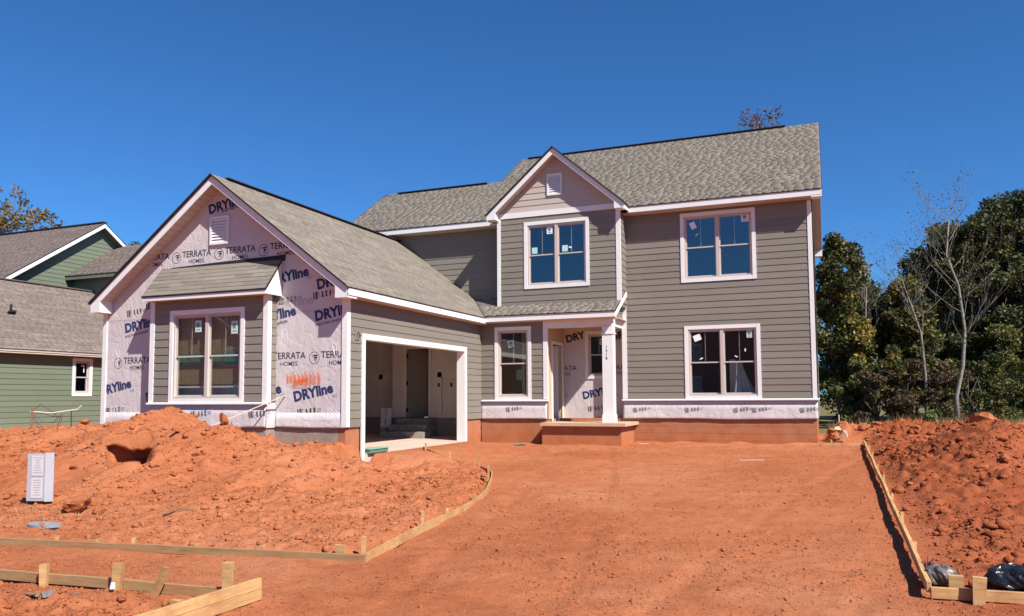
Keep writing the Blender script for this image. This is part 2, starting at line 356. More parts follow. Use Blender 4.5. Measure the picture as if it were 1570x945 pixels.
def window(parent, F, u0, u1, z0, z1, twin=True, cw=0.10, stickers=(), casing='trim', muntin=True, proud=0.035):
    """outer casing size; casing > frame, sash, pane, muntin, sticker"""
    mb = MB(); a, b, c, d = u0 + cw, u1 - cw, z0 + cw, z1 - cw
    slabf(mb, F, u0, a, z0, z1, 0.003, proud); slabf(mb, F, b, u1, z0, z1, 0.003, proud)
    slabf(mb, F, a, b, d, z1, 0.003, proud - 0.002); slabf(mb, F, a, b, z0, c, 0.003, proud - 0.002)
    w = build('window', mb, casing, parent)
    fw = 0.045; mb = MB(); md = 0.05
    units = [(a, (a + b) / 2), ((a + b) / 2, b)] if twin else [(a, b)]
    for (s, e) in units:
        slabf(mb, F, s, s + fw, c, d, -0.09, 0.012); slabf(mb, F, e - fw, e, c, d, -0.09, 0.012)
        slabf(mb, F, s + fw, e - fw, d - fw, d, -0.09, 0.012); slabf(mb, F, s + fw, e - fw, c, c + fw, -0.09, 0.012)
    build('frame', mb, 'almond', w)
    for (s, e) in units:
        s2, e2, c2, d2 = s + fw, e - fw, c + fw, d - fw; zm = (c2 + d2) / 2; sw = 0.03
        for (zl, zh, dd) in ((zm - 0.02, d2, -0.03), (c2, zm + 0.02, -0.055)):
            mb = MB(); slabf(mb, F, s2, s2 + sw, zl, zh, dd - 0.022, dd); slabf(mb, F, e2 - sw, e2, zl, zh, dd - 0.022, dd)
            slabf(mb, F, s2 + sw, e2 - sw, zl, zl + sw + 0.005, dd - 0.022, dd); slabf(mb, F, s2 + sw, e2 - sw, zh - sw, zh, dd - 0.022, dd)
            build('sash', mb, 'almond', w)
            mb = MB(); slabf(mb, F, s2 + sw * 0.8, e2 - sw * 0.8, zl + sw * 0.8, zh - sw * 0.8, dd - 0.014, dd - 0.009); build('pane', mb, 'glass', w)
        if muntin:
            mb = MB(); um = (s2 + e2) / 2; slabf(mb, F, um - 0.009, um + 0.009, zm + 0.03, d2 - sw, -0.06, -0.048); build('muntin', mb, 'almond', w)
    for st in stickers:
        su, sz, sw_, sh, mm = st[:5]; rot = st[5] if len(st) > 5 else 0
        mb = MB(); dd = -0.034 if sz > (c + d) / 2 else -0.059
        ca, sa = math.cos(rot), math.sin(rot); q = [(-sw_ / 2, -sh / 2), (sw_ / 2, -sh / 2), (sw_ / 2, sh / 2), (-sw_ / 2, sh / 2)]
        pts = [(su + x * ca - y * sa, sz + x * sa + y * ca) for x, y in q]
        mb.hexa([F.p(x, y, dd) for x, y in pts] + [F.p(x, y, dd + 0.002) for x, y in pts]); build('sticker', mb, mm, w)
        if len(st) > 6:
            mb = MB(); slabf(mb, F, su - sw_ * .3, su + sw_ * .2, sz - sh * .1, sz + sh * .3, dd + 0.003, dd + 0.004); slabf(mb, F, su - sw_ * .3, su + sw_ * .3, sz - sh * .34, sz - sh * .25, dd + 0.003, dd + 0.004); build('sticker_print', mb, 'ink_grey', w)
    return w
def shingles(name, parent, P, U, V, umin, umax, vmax, mat, expo=0.143, lift=0.005, single=False, wmin=0.12, wmax=0.34, v0=-0.055):
    """tabs over a roof plane: P eave corner, U along, V up-slope; umin(v), umax(v)"""
    P = np.array(P); U = np.array(U) / np.linalg.norm(U); V = np.array(V) / np.linalg.norm(V); N = np.cross(U, V); N = N if N[2] > 0 else -N
    q = []; tone = []; t = .5; r = random.Random(sum(map(ord, name)) + int(abs(P[0]) * 100)); v = v0; row = 0
    while v < vmax - 0.03:
        a, b = umin(v + expo / 2), umax(v + expo / 2); u = a; ve = min(v + expo + 0.03, vmax)
        while u < b - 0.004:
            w = min(r.uniform(wmin, wmax), b - u)
            if b - u - w < 0.05: w = b - u
            th = lift * r.uniform(0.75, 1.25); t = .3 * r.betavariate(2, 2) + .7 * (t if u > a and r.random() < .6 else r.betavariate(1.6, 1.6))
            a0, a1 = umin(ve - 0.03), umax(ve - 0.03)
            tl, tr = max(u, min(a0, u + w)), min(u + w, max(a1, u))
            if umin(v) == umin(v + expo): tl, tr = u, u + w
            if u > a and u + w < b: tl, tr = u, u + w
            g = 0.0015
            base = [P + U * (u + g) + V * v, P + U * (u + w - g) + V * v, P + U * (tr - g) + V * ve, P + U * (tl + g) + V * ve]
            q.append([base[0] + N * 0.001, base[1] + N * 0.001, base[0] + N * th, base[1] + N * th, base[2] + N * 0.003, base[3] + N * 0.003]); tone.append(t); u += w
        v += expo; row += 1
    faces = ((0, 1, 3, 2), (2, 3, 4, 5), (0, 2, 5, 0), (1, 4, 3, 1))
    if single:
        for pts, t in zip(q, tone):
            mb = MB(); mb.v = [tuple(p) for p in pts]; mb.f = [(0, 1, 3, 2), (2, 3, 4, 5), (0, 2, 5), (1, 4, 3), (0, 5, 4, 1)]
            o = build('shingle', mb, mat, parent)
            at = o.data.attributes.new('tone', 'FLOAT', 'FACE')
            for d in at.data: d.value = t
        return
    off = wpos(parent); A = np.array(q).reshape(-1, 3); n = len(q); base = np.arange(n) * 6
    F = np.concatenate([base[:, None] + np.array(f) for f in ((0, 1, 3), (0, 3, 2), (2, 3, 4), (2, 4, 5), (0, 2, 5), (1, 4, 3))])
    o = fast_mesh('shingles', A, F, mat, parent, np.tile(np.array(tone), 6), off); o['kind'] = 'stuff'; return o
def text_mesh(txt, size, bold=0.0, sx=1.0):
    cu = bpy.data.curves.new('t', 'FONT'); cu.body = txt; cu.size = size; cu.offset = bold; cu.resolution_u = 3; cu.extrude = 0.0
    ob = bpy.data.objects.new('t', cu); me = bpy.data.meshes.new_from_object(ob); bpy.data.objects.remove(ob); bpy.data.curves.remove(cu)
    for v in me.vertices: v.co.x *= sx
    return me
def lettering(parent, F, txt, u, z, size, mat, rot=0.0, bold=0.0, sx=1.0, d=0.006, clip=None, name='lettering', anchor='l'):
    me = text_mesh(txt, size, bold, sx); xs = [v.co.x for v in me.vertices]
    if anchor == 'c':
        mid = (min(xs) + max(xs)) / 2
        for v in me.vertices: v.co.x -= mid
    ca, sa = math.cos(rot), math.sin(rot); off = wpos(parent)
    for v in me.vertices:
        x, y = v.co.x, v.co.y; v.co = Vector((u + x * ca - y * sa, z + x * sa + y * ca, 0))
    if clip:
        bm = bmesh.new(); bm.from_mesh(me)
        for c, s in ((clip[0], -1), (clip[1], 1)):
            bmesh.ops.bisect_plane(bm, geom=bm.verts[:] + bm.edges[:] + bm.faces[:], plane_co=(c, 0, 0), plane_no=(s, 0, 0), clear_outer=True)
        bm.to_mesh(me); bm.free()
    if not len(me.polygons): return
    for v in me.vertices: v.co = Vector(F.p(v.co.x, v.co.y, d)) - off
    me.materials.append(MT[mat]); o = bpy.data.objects.new(name, me); COL.objects.link(o); o.parent = parent; return o
def emblem(parent, F, u, z, r, d=0.006):
    mb = MB(); k = 28
    for i in range(k):
        a0, a1 = 2 * math.pi * i / k, 2 * math.pi * (i + 1) / k; n = len(mb.v)
        mb.v += [F.p(u + r * math.cos(a0), z + r * math.sin(a0), d), F.p(u + r * math.cos(a1), z + r * math.sin(a1), d), F.p(u + r * .9 * math.cos(a1), z + r * .9 * math.sin(a1), d), F.p(u + r * .9 * math.cos(a0), z + r * .9 * math.sin(a0), d)]
        mb.f.append((n, n + 1, n + 2, n + 3))
    def q(x0, x1, y0, y1):
        n = len(mb.v); mb.v += [F.p(u + x0 * r, z + y0 * r, d), F.p(u + x1 * r, z + y0 * r, d), F.p(u + x1 * r, z + y1 * r, d), F.p(u + x0 * r, z + y1 * r, d)]; mb.f.append((n, n + 1, n + 2, n + 3))
    q(-.15, .62, .28, .5); q(0.02, .55, -.12, .2); q(-.5, .1, .3, .38); q(-.02, .5, -.34, -.24); q(.02, .46, -.52, -.43); q(-.35, -.05, .08, .14)
    return build('emblem', mb, 'ink', parent, fix=False)
def codes(parent, F, u, z, s=0.16, rot=0.14, d=0.006, mat='ink_grey'):     # small compliance marks
    mb = MB(); rr = random.Random(int(u * 100) + int(z * 37)); ca, sa = math.cos(rot), math.sin(rot)
    def q(x0, x1, y0, y1):
        n = len(mb.v); mb.v += [F.p(u + x * ca - y * sa, z + x * sa + y * ca, d) for x, y in ((x0, y0), (x1, y0), (x1, y1), (x0, y1))]; mb.f.append((n, n + 1, n + 2, n + 3))
    for k in range(5): q(0, s * rr.uniform(.7, 1), s * (k * .2 + .03), s * (k * .2 + .12)); 
    q(0, s * .12, 0, s); q(s * .45, s * .6, 0, s)
    x = s * 1.25
    for g in range(3):
        for k in range(4): q(x + s * rr.uniform(0, .15), x + s * rr.uniform(.3, .5), s * (.1 + k * .2), s * (.2 + k * .2))
        q(x + s * .15, x + s * .3, s * .1, s * .85); x += s * .62
    for k in range(2): q(x, x + s * .7, s * (.25 + k * .28), s * (.33 + k * .28))
    return build('code_marks', mb, mat, parent, fix=False)

# ------------------------------------------------------------------ terrain
def _lat(ix, iy, seed):
    h = (ix * 374761393 + iy * 668265263 + seed * 1442695041) & 0xffffffff
    h = ((h ^ (h >> 13)) * 1274126177) & 0xffffffff
    return ((h ^ (h >> 16)) & 0xffff) / 65535.0 * 2 - 1
def vn(x, y, s, seed):
    x = x / s; y = y / s; ix = np.floor(x).astype(np.int64); iy = np.floor(y).astype(np.int64); fx = x - ix; fy = y - iy
    fx = fx * fx * (3 - 2 * fx); fy = fy * fy * (3 - 2 * fy)
    a = _lat(ix, iy, seed); b = _lat(ix + 1, iy, seed); c = _lat(ix, iy + 1, seed); d = _lat(ix + 1, iy + 1, seed)
    return (a * (1 - fx) + b * fx) * (1 - fy) + (c * (1 - fx) + d * fx) * fy
def cells(x, y, s, seed):
    x = x / s; y = y / s; ix = np.floor(x).astype(np.int64); iy = np.floor(y).astype(np.int64); best = np.full(x.shape, 9.0); val = np.zeros(x.shape)
    for a in (-1, 0, 1):
        for b in (-1, 0, 1):
            jx, jy = ix + a, iy + b; px = jx + .5 + .45 * _lat(jx, jy, seed); py = jy + .5 + .45 * _lat(jx, jy, seed + 7); d = (x - px) ** 2 + (y - py) ** 2
            k = d < best; best = np.where(k, d, best); val = np.where(k, _lat(jx, jy, seed + 13), val)
    return np.sqrt(best), val
def lumps(x, y, s, seed, frac):      # chunky clods: some cells carry a flat-topped lump
    d, v = cells(x, y, s, seed); h = np.clip((.46 - d) / .16, 0, 1); return h * np.clip((v - (1 - 2 * frac)) / (2 * frac), 0, 1)
def sm(t): t = np.clip(t, 0, 1); return t * t * (3 - 2 * t)
CX = np.array([-40, -20, -16.7, -15.5, -14.7, -13.8, -12.9, -12.54, -12.29, -11.9, -11.2, -10.75, -10.56, -10.3, -9.93, -9.48, -9.0, -8.4, -7.9, -7.36, -6.6, -5.5, -4])
CZ = np.array([-.8, -.74, -.72, -.67, -.5, -.46, -.43, -.31, -.12, -.24, -.5, -.5, -.42, -.52, -.66, -.8, -.86, -.90, -1.0, -1.14, -1.3, -1.4, -1.45])
def xcurve(y): return np.interp(y, [-15.3, -14.9, -12.2, -10.6, -8.84, -7.9, -7.2, -6.4, -5.84, -5.3], [-4.2, -4.2, -4.52, -4.80, -5.43, -5.85, -6.35, -7.3, -8.26, -9.4])
def yformA(x): return -15.54 + (x + 8.77) * 0.1265
def gz(y): return -1.2 + np.minimum(0, np.maximum(y, -17)) * 0.024
def H(x, y, fine=True, dig=True):
    x = np.asarray(x, float); y = np.asarray(y, float)
    base = gz(y)
    # left heap inside the forms
    crest = np.interp(x, CX, CZ)
    yw = -10 + 0.35 * vn(x, y * 0, 2.1, 3)
    f = np.where(y < yw, sm(1 - np.maximum(0, (yw - y)) / 4.6) ** 1.25, 1.0)
    back = np.where(x < -16, -0.8, np.interp(x, [-16, -9.2, -8.8, -7], [-.86, -.9, -1.15, -1.25]))
    tb = sm((y - yw) / 1.9)
    hz = np.where(y < yw, base + 0.06 + (crest - base - 0.06) * f, crest * (1 - tb) + np.where(x > -9.1, np.minimum(back, base + 0.05), back) * tb)
    inL = sm((xcurve(y) - 0.05 - x) / 0.25) * sm((y - yformA(x) - 0.03) / 0.2) * sm((-4.6 - y + np.where(x < -16.5, 40, 0)) / 1.5)
    inL = np.where(y > -5.3, np.where(x < -9.15, 1.0, inL), inL)
    z = base * (1 - inL) + hz * inL
    rough = 0.25 + inL * (0.8 + 0.9 * f)
    # nook dug into the heap
    la = (x + 11.25) * .67 + (y + 11.5) * .74; al = (x + 11.25) * .74 - (y + 11.5) * .67
    cut = sm((.36 - np.abs(la)) / .06) * sm((al + .5) / .06) * sm((1.0 - al) / .1)
    if dig: z = np.where(cut > 0, np.minimum(z, z * (1 - cut) + cut * (-1.08 - .12 * al)), z)
    hole2 = np.exp(-((x + 13.5) / 0.16) ** 4 - ((y + 11.4) / 0.2) ** 4); z = z - 0.2 * hole2 * inL
    # small front-left form: dirt inside
    inC = sm((-4.36 - x) / 0.15) * sm((-16.66 + (x + 4.5) * .07 - y) / 0.25)
    z = z + inC * (0.02 + 0.05 * vn(x, y, .5, 8) - .06 * np.clip(.16 - np.abs(vn(x, y, .7, 18)), 0, 1) * 5); rough = rough + inC * 1.5
    # right bank and heap
    inR = sm((x - 1.08) / 0.5) * sm((y + 14.55) / 0.5)
    mound = 0.62 * np.exp(-((x - 2.95 - 0.10 * (y + 4.5)) / 0.95) ** 2 - ((y + 4.4) / 3.0) ** 2) + 0.35 * np.exp(-((x - 4.6) / 1.6) ** 2 - ((y + 2.5) / 4.5) ** 2)
    z = z + inR * (0.06 + 0.05 * sm((y + 12) / 6) + mound); rough = rough + inR * 1.6
    bank = sm((y - 0.2) / 1.6) * sm((7.5 - y) / 4) * sm((x - 0.1) / 0.5)
    z = np.maximum(z, z * (1 - bank) + bank * (-0.78 + 0.05 * vn(x, y, 1.1, 5))); rough = rough + bank * 1.3
    far = sm((y - 6) / 8); z = z * (1 - far) + far * (-1.35); 
    far = sm((np.abs(x + 8) - 40) / 40); z = z * (1 - far) - 1.5 * far
    if fine:
        rough = rough * sm((22 - np.abs(y + 8)) / 6) + 0.15
        n = 0.030 * vn(x, y, 1.3, 1) + 0.022 * vn(x, y, .55, 2) + 0.017 * vn(x, y, .24, 3) + 0.013 * vn(x, y, .12, 4) + 0.008 * vn(x, y, .06, 6)
        rid = np.abs(vn(x + 3, y, .33, 9)); n = n - 0.02 * np.clip(0.25 - rid, 0, 1) * 4 * np.clip(rough - 0.6, 0, 1)
        lump = np.clip(vn(x, y, .19, 12) - .45, 0, 1) * 0.11 * np.clip(rough - .7, 0, 1.2)
        patch = np.clip(vn(x, y, 1.4, 41) + .35, 0, 1); rr_ = np.clip(rough - .55, 0, 1.3)
        z = z + n * rough * 1.15 + lump + rr_ * patch * (.085 * lumps(x, y, .26, 51, .28) + .045 * lumps(x + .3, y, .13, 57, .35) + .02 * lumps(x, y + .2, .07, 63, .4))
        pd = (1 - np.clip(inL + inR + inC, 0, 1)) * (y < 0) * (y > -19)
        z = z + pd * (.016 * lumps(x, y, .08, 71, .06) * np.clip(vn(x, y, .8, 72) + .2, 0, 1) + .007 * lumps(x, y, .045, 75, .2))
        for (x0, sl, ph) in ((-1.2, .10, 0), (.25, .10, 1.2), (-3.3, -.16, .5), (-1.9, -.16, 2.0)):      # tyre tracks with lug marks
            t = np.abs(x - (x0 + sl * (y + 16) + .012 * (y + 16) ** 2 * np.sign(sl) * .4)) / .13
            w = np.clip(1.25 - t, 0, 1) * np.clip(vn(x, y, 1.7, 80) + .55, 0, 1) * pd
            z = z - w * (.012 + .007 * (np.sin((y + np.abs(x - x0) * .8) * 42 + ph) > .2))
        # compacted wheel tracks on the pad
        z = z + .06 * np.exp(-np.maximum(0, -.02 - y) / .16) * (y < .1) * (x > -4.8) * (x < .1) * (.6 + .8 * vn(x, y, .5, 90)) + .05 * np.exp(-np.maximum(0, -1.5 - y) / .14) * (y < -1.4) * (x > -9.0) * (x < -4.8) * (.6 + .8 * vn(x, y, .4, 91))
        z = z + (1 - np.clip(inL + inR, 0, 1)) * 0.012 * vn(x * .35 + y * .2, y * 1.6 - x * .5, .5, 14)
    ramp_ = sm((x + 9.2) / .05) * sm((-6.6 - x) / 2.0) * sm((y + 7.35) / .3) * sm((-1.9 - y) / .4)
    z = np.maximum(z, z * (1 - ramp_) + ramp_ * (-1.118)) * (ramp_ > 0) + z * (ramp_ <= 0)
    under = (sm((x + 15.9) / .1) * sm((-9.02 - x) / .06) * sm((y + 7.5) / .1) * sm((.6 - y) / .1) + sm((x + 15.9) / .1) * sm((-.2 - x) / .1) * sm((y - .15) / .1)) * sm((8.6 - y) / .2)
    z = z * (1 - under) - 1.75 * under
    return z
def geo(a, b, first, ratio):
    out = []; d = first; p = a; sg = 1 if b > a else -1
    while (b - p) * sg > 0: p += sg * d; d *= ratio; out.append(p)
    return out
def grid_lines(segs, lo, hi):
    g = []
    for a, b, st in segs: g += list(np.arange(a, b, st))
    g.append(segs[-1][1])
    return np.array(geo(g[0], lo, segs[0][2] * 2, 1.35)[::-1] + g + geo(g[-1], hi, segs[-1][2] * 2, 1.35))
gx = grid_lines([(-19, -8.5, .06), (-8.5, 2.2, .034), (2.2, 8, .055)], -700, 700)
gy = grid_lines([(-18.6, -12.5, .034), (-12.5, -6, .05), (-6, 2, .08), (2, 12, .2)], -700, 900)
GX, GY = np.meshgrid(gx, gy); GZ = H(GX, GY)
nx = len(gx); ny = len(gy); idx = np.arange(nx * ny).reshape(ny, nx)
Q = np.stack([idx[:-1, :-1], idx[:-1, 1:], idx[1:, 1:], idx[1:, :-1]], -1).reshape(-1, 4)
ground = fast_mesh('ground', np.stack([GX, GY, GZ], -1).reshape(-1, 3), Q, 'dirt'); ground['kind'] = 'structure'
ground['label'] = 'bare red clay ground of the building lot'
def hz1(x, y): return float(H(np.array([x]), np.array([y]))[0])

# loose crumbs of clay and gravel
_t = (1 + 5 ** .5) / 2
ICO = np.array([(-1, _t, 0), (1, _t, 0), (-1, -_t, 0), (1, -_t, 0), (0, -1, _t), (0, 1, _t), (0, -1, -_t), (0, 1, -_t), (_t, 0, -1), (_t, 0, 1), (-_t, 0, -1), (-_t, 0, 1)]) / 1.9
ICF = np.array([(0, 11, 5), (0, 5, 1), (0, 1, 7), (0, 7, 10), (0, 10, 11), (1, 5, 9), (5, 11, 4), (11, 10, 2), (10, 7, 6), (7, 1, 8), (3, 9, 4), (3, 4, 2), (3, 2, 6), (3, 6, 8), (3, 8, 9), (4, 9, 5), (2, 4, 11), (6, 2, 10), (8, 6, 7), (9, 8, 1)])
OCT = np.array([(1, 0, 0), (-1, 0, 0), (0, 1, 0), (0, -1, 0), (0, 0, 1), (0, 0, -1)]) * 1.0
OCF = np.array([(0, 2, 4), (2, 1, 4), (1, 3, 4), (3, 0, 4), (2, 0, 5), (1, 2, 5), (3, 1, 5), (0, 3, 5)])
def crumbs(name, n, xr, yr, smin, smax, label, keep=None, mat='dirt', pw=2.6, small=False):
    SH, SF = (OCT, OCF) if small else (ICO, ICF); nv = len(SH)
    x = RNG.uniform(*xr, n); y = RNG.uniform(*yr, n); cl = vn(x, y, .9, 21) + .6 * vn(x, y, .3, 22)
    k = RNG.uniform(-1, 1, n) < cl + .25
    if keep is not None: k &= keep(x, y)
    x = x[k]; y = y[k]; n = len(x); s = smin + (smax - smin) * RNG.random(n) ** pw
    P = SH[None] * (1 + RNG.uniform(-.4, .4, (n, nv, 1))) * s[:, None, None] * np.stack([RNG.uniform(.7, 1.3, n), RNG.uniform(.7, 1.3, n), RNG.uniform(.5, .9, n)], -1)[:, None]
    a = RNG.uniform(0, 6.28, n); c, d = np.cos(a)[:, None], np.sin(a)[:, None]
    X = P[..., 0] * c - P[..., 1] * d + x[:, None]; Y = P[..., 0] * d + P[..., 1] * c + y[:, None]; Z = P[..., 2] + (H(x, y) + s * .25)[:, None]
    o = fast_mesh(name, np.stack([X, Y, Z], -1).reshape(-1, 3), (SF[None] + (np.arange(n) * nv)[:, None, None]).reshape(-1, 3), mat)
    o['kind'] = 'stuff'; o['label'] = label; return o
pad = lambda x, y: (x > xcurve(y) + .05) & (x < .95) | (y < yformA(x) - .05)
crumbs('clay_crumbs', 60000, (-9, 3), (-18.4, -11), .003, .013, 'fine red clay grit scattered over the driveway pad', pad, small=True)
crumbs('clay_crumbs', 5000, (-9, 3), (-18.4, -9), .008, .026, 'small red clay crumbs scattered over the driveway pad', pad, pw=4)
crumbs('clay_crumbs', 16000, (-9, 1), (-11, -.1), .005, .018, 'small red clay crumbs lying on the pad by the house', pad, small=True)
inleft = lambda x, y: (x < xcurve(y) - .1) & (y > yformA(x) + .1)
crumbs('clay_crumbs', 40000, (-17, -4), (-15.2, -8.1), .005, .022, 'fine red grit covering the heap before the gable', inleft, small=True)
crumbs('clay_crumbs', 9000, (-17, -4), (-15.2, -8.1), .012, .06, 'red clay crumbs covering the heap before the gable', inleft, pw=6)
crumbs('clay_crumbs', 26000, (1.1, 6), (-14.4, 4), .006, .028, 'fine dark red grit covering the bank beside the pad', small=True)
crumbs('clay_crumbs', 9000, (1.1, 8), (-14.4, 6), .014, .085, 'dark red clay crumbs covering the bank beside the pad', pw=6)
crumbs('clay_crumbs', 7000, (-9, -4.5), (-18.4, -16.6), .004, .02, 'fine red grit inside the short front form', small=True)
crumbs('clay_crumbs', 900, (-9, -4.5), (-18.4, -16.6), .01, .04, 'red clay crumbs inside the short front form', pw=5)
MT['stone'] = simple('pale_gravel', (0.388, 0.232, 0.163), 0.9, 0.3, 9)
crumbs('pale_gravel', 4500, (-12, 2), (-18.3, -6), .003, .010, 'pale gravel bits mixed into the red clay', None, 'stone', small=True)

# ================================================================== the house
HS = root('suburban_house', 'unfinished taupe two-storey house with pink wrapped garage gable and open garage', 'house', (-6, 0, -1.2))
ZE, OE, XRO, YRID, ZRID, YREAR = 5.487, 0.38, 0.268, 4.463, 8.798, 9.306
XB, YB, XBL = -5.022, -0.678, -8.723
XBP, YBF, ZBP = -6.879, -0.978, 7.271
XG, XGL, YG, YGF = -9.112, -16.02, -7.982, -8.337
XGP, ZGP, XGE, ZGE = -12.463, 5.123, -8.856, 2.40
XGEL = 2 * XGP - XGE
YW, XP, YPB = -1.055, -7.08, 0.55
ZW = -0.535
SG = (ZGP - ZGE) / (XGE - XGP); SMN = (ZRID - ZE) / (YRID + OE)
XBE = 2.07; SB = 0.872     # bump gable half width, slope
XLR, ZLR, YLR, XLS = -14.553, 7.464, 2.511, -9.935
YSK, ZSK, SSK, XSK = -1.35, 2.44, 0.5, -5.02
YBAY, XBAY0, XBAY1 = -8.277, -14.2, -10.92
f0 = front(0.0); fB = front(YB); fW = front(YW); fG = front(YG); fP = front(YPB); fBay = front(YBAY); sG = side(XG); sR = side(0.0); sB = side(XB); sP = side(XP)
w1 = (-3.394, -1.377, 0.0, 2.03); w2 = (-3.448, -1.428, 3.248, 5.20); w3 = (-7.88, -5.903, 3.232, 5.207); w4 = (-8.668, -7.545, 0.0, 2.11); w5 = (-13.635, -11.519, 0.0, 2.093)
w6 = (-6.42, -5.60, 0.62, 2.04)
def inner(w, c=0.1): return (w[0] + c, w[1] - c, w[2] + c, w[3] - c)
GD = (-7.435, -2.119, -1.104, 1.487)      # garage opening incl. trim (along Y)

# foundations
mb = MB(); mb.box((XP, 0.045, -1.9), (-0.045, 8.9, ZW)); fnd = build('foundation', mb, 'found_main', HS)
for za, zb in ((-1.9, -1.13), (-1.125, -.93), (-.925, -.735), (-.73, ZW + .002)):
    mb = MB(); mb.box((XP, 0.03, za), (-0.03, .04, zb)); build('parged_course', mb, 'found_main', fnd)
mb = MB(); mb.box((XG + 0.002, YW + 0.03, -1.9), (XP - 0.03, 0.028, ZW)); build('foundation', mb, 'found_main', HS)
mb = MB(); slabf(mb, sG, GD[1], YW + 0.03, -1.9, ZW, -0.2, -0.03); build('foundation', mb, 'found_main', HS)
mb = MB(); slabf(mb, sG, YG + 0.03, GD[0], -1.9, ZW, -0.2, -0.03); build('foundation', mb, 'found_main', HS)
mb = MB(); mb.box((XGL + 0.03, YG + 0.03, -1.9), (XG - 0.21, YG + 0.23, ZW)); mb.box((XBAY0 + 0.03, YBAY + 0.03, -1.9), (XBAY1 - 0.03, YG + 0.028, ZW)); build('foundation', mb, 'found_grey', HS)
mb = MB(); mb.box((XGL + 0.03, YG + 0.24, -1.9), (XGL + .2, 8, ZW)); build('foundation', mb, 'found_grey', HS)
# sheathing cores
def sheath(F, u0, u1, z0, z1, holes=(), d0=-0.12, mat='interior'):
    mb = MB(); core(mb, F, u0, u1, z0, z1, holes, d0, 0.0); return build('wall', mb, mat, HS)
wall_main = sheath(f0, XB - 0.14, 0, ZW, 5.3, [inner(w1), inner(w2)])
wall_left = sheath(f0, -14.5, XBL + 0.1, 2.45, 5.3)
wall_bump = sheath(fB, XBL, XB, 2.6, 5.38, [inner(w3)])
wall_box = sheath(fW, XG, XP, ZW, 2.3, [inner(w4)])
mb = MB(); mb.prism([(XBL, YB, 5.38), (XB, YB, 5.38), (XBP, YB, 5.38 + SB * (XB - XBP) - 0.05)], (0, 0.1, 0)); wall_gable = build('gable_wall', mb, 'interior', HS)
mb = MB(); slabf(mb, sB, YB + 0.12, 0, 2.6, 5.36, -0.12, 0); wall_bside = build('wall', mb, 'interior', HS)
mb = MB(); slabf(mb, side(XBL), YB + 0.12, 0, 2.6, 5.36, 0, 0.12); build('wall', mb, 'siding', HS)
mb = MB(); slabf(mb, sR, 0.12, 8.9, ZW, 5.3, -0.12, 0)
mb.prism([(0, 0, 5.3), (0, 8.9, 5.3), (0, 4.45, 5.3 + 4.4 * SMN)], (-0.12, 0, 0)); wall_right = build('wall', mb, 'interior', HS)
mb = MB(); mb.box((XGL, 8.78, ZW), (-0.12, 8.9, 5.3)); build('wall', mb, 'interior', HS)
mb = MB(); mb.box((-14.5, 0.13, ZW), (-14.38, 8.7, 5.3)); mb.prism([(XLS, 0, 5.3), (XLS, 8.9, 5.3), (XLS, 4.45, 5.3 + 4.4 * SMN)], (0.1, 0, 0)); build('wall', mb, 'interior', HS)
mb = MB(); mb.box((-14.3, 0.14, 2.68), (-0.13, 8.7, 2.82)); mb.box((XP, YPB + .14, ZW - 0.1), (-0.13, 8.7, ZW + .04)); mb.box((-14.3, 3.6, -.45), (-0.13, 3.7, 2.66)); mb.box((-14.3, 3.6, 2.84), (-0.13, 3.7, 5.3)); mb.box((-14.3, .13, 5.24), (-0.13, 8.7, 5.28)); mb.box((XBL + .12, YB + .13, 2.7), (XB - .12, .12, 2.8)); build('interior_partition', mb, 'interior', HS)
# porch walls
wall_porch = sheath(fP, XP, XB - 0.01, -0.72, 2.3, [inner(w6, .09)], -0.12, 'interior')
mb = MB(); slabf(mb, sP, YW + .12, -.62, ZW, 2.3, -0.12, 0); slabf(mb, sP, -.62, .30, 1.62, 2.3, -0.12, 0); slabf(mb, sP, .30, YPB, ZW, 2.3, -0.12, 0); build('wall', mb, 'primed', HS)
mb = MB(); slabf(mb, side(XB - .14), 0.121, YPB, -0.72, 2.3, 0, 0.12); build('wall', mb, 'wrap', HS)

# ---- house wrap
def wrap(F, u0, u1, z0, z1, d=0.006, holes=(), back=0.001):
    mb = MB(); core(mb, F, u0, u1, z0, z1, holes, back, d); return build('house_wrap', mb, 'wrap', HS)
def wrap_skirt(F, u0, u1, z0, z1, d0=0.012):      # loose lower hem with folds
    n = int((u1 - u0) / 0.06); V = []; Fc = []; zs = [z1, (z0 + z1) / 2, z0 + .07, z0 + .03, z0]
    for i in range(n + 1):
        u = u0 + (u1 - u0) * i / n
        for j, z in enumerate(zs):
            wob = (0, .004, .016, .02, .012)[j]; s = float(vn(np.array([u * 1.0]), np.array([z0 * 9.]), .23, 31)[0]); s2 = float(vn(np.array([u]), np.array([z0 * 5.]), 1.1, 33)[0])
            V.append(F.p(u, z + (0.018 * s2 if j > 2 else 0), d0 + wob * (1.0 + .6 * s)))
    for i in range(n):
        for j in range(4): a = i * 5 + j; Fc.append((a, a + 1, a + 6, a + 5))
    mb = MB(); mb.v = V; mb.f = Fc; o = build('house_wrap', mb, 'wrap', HS, True)
    md = o.modifiers.new('thickness', 'SOLIDIFY'); md.thickness = 0.003; return o
wm = wrap_skirt(f0, XB - 0.135, 0.006, ZW, 0.0)
wb = wrap_skirt(fW, XG + 0.001, XP, ZW, 0.0)
wp = wrap(fP, XP, XB, -0.62, 2.28, 0.006, [inner(w6, .05)])
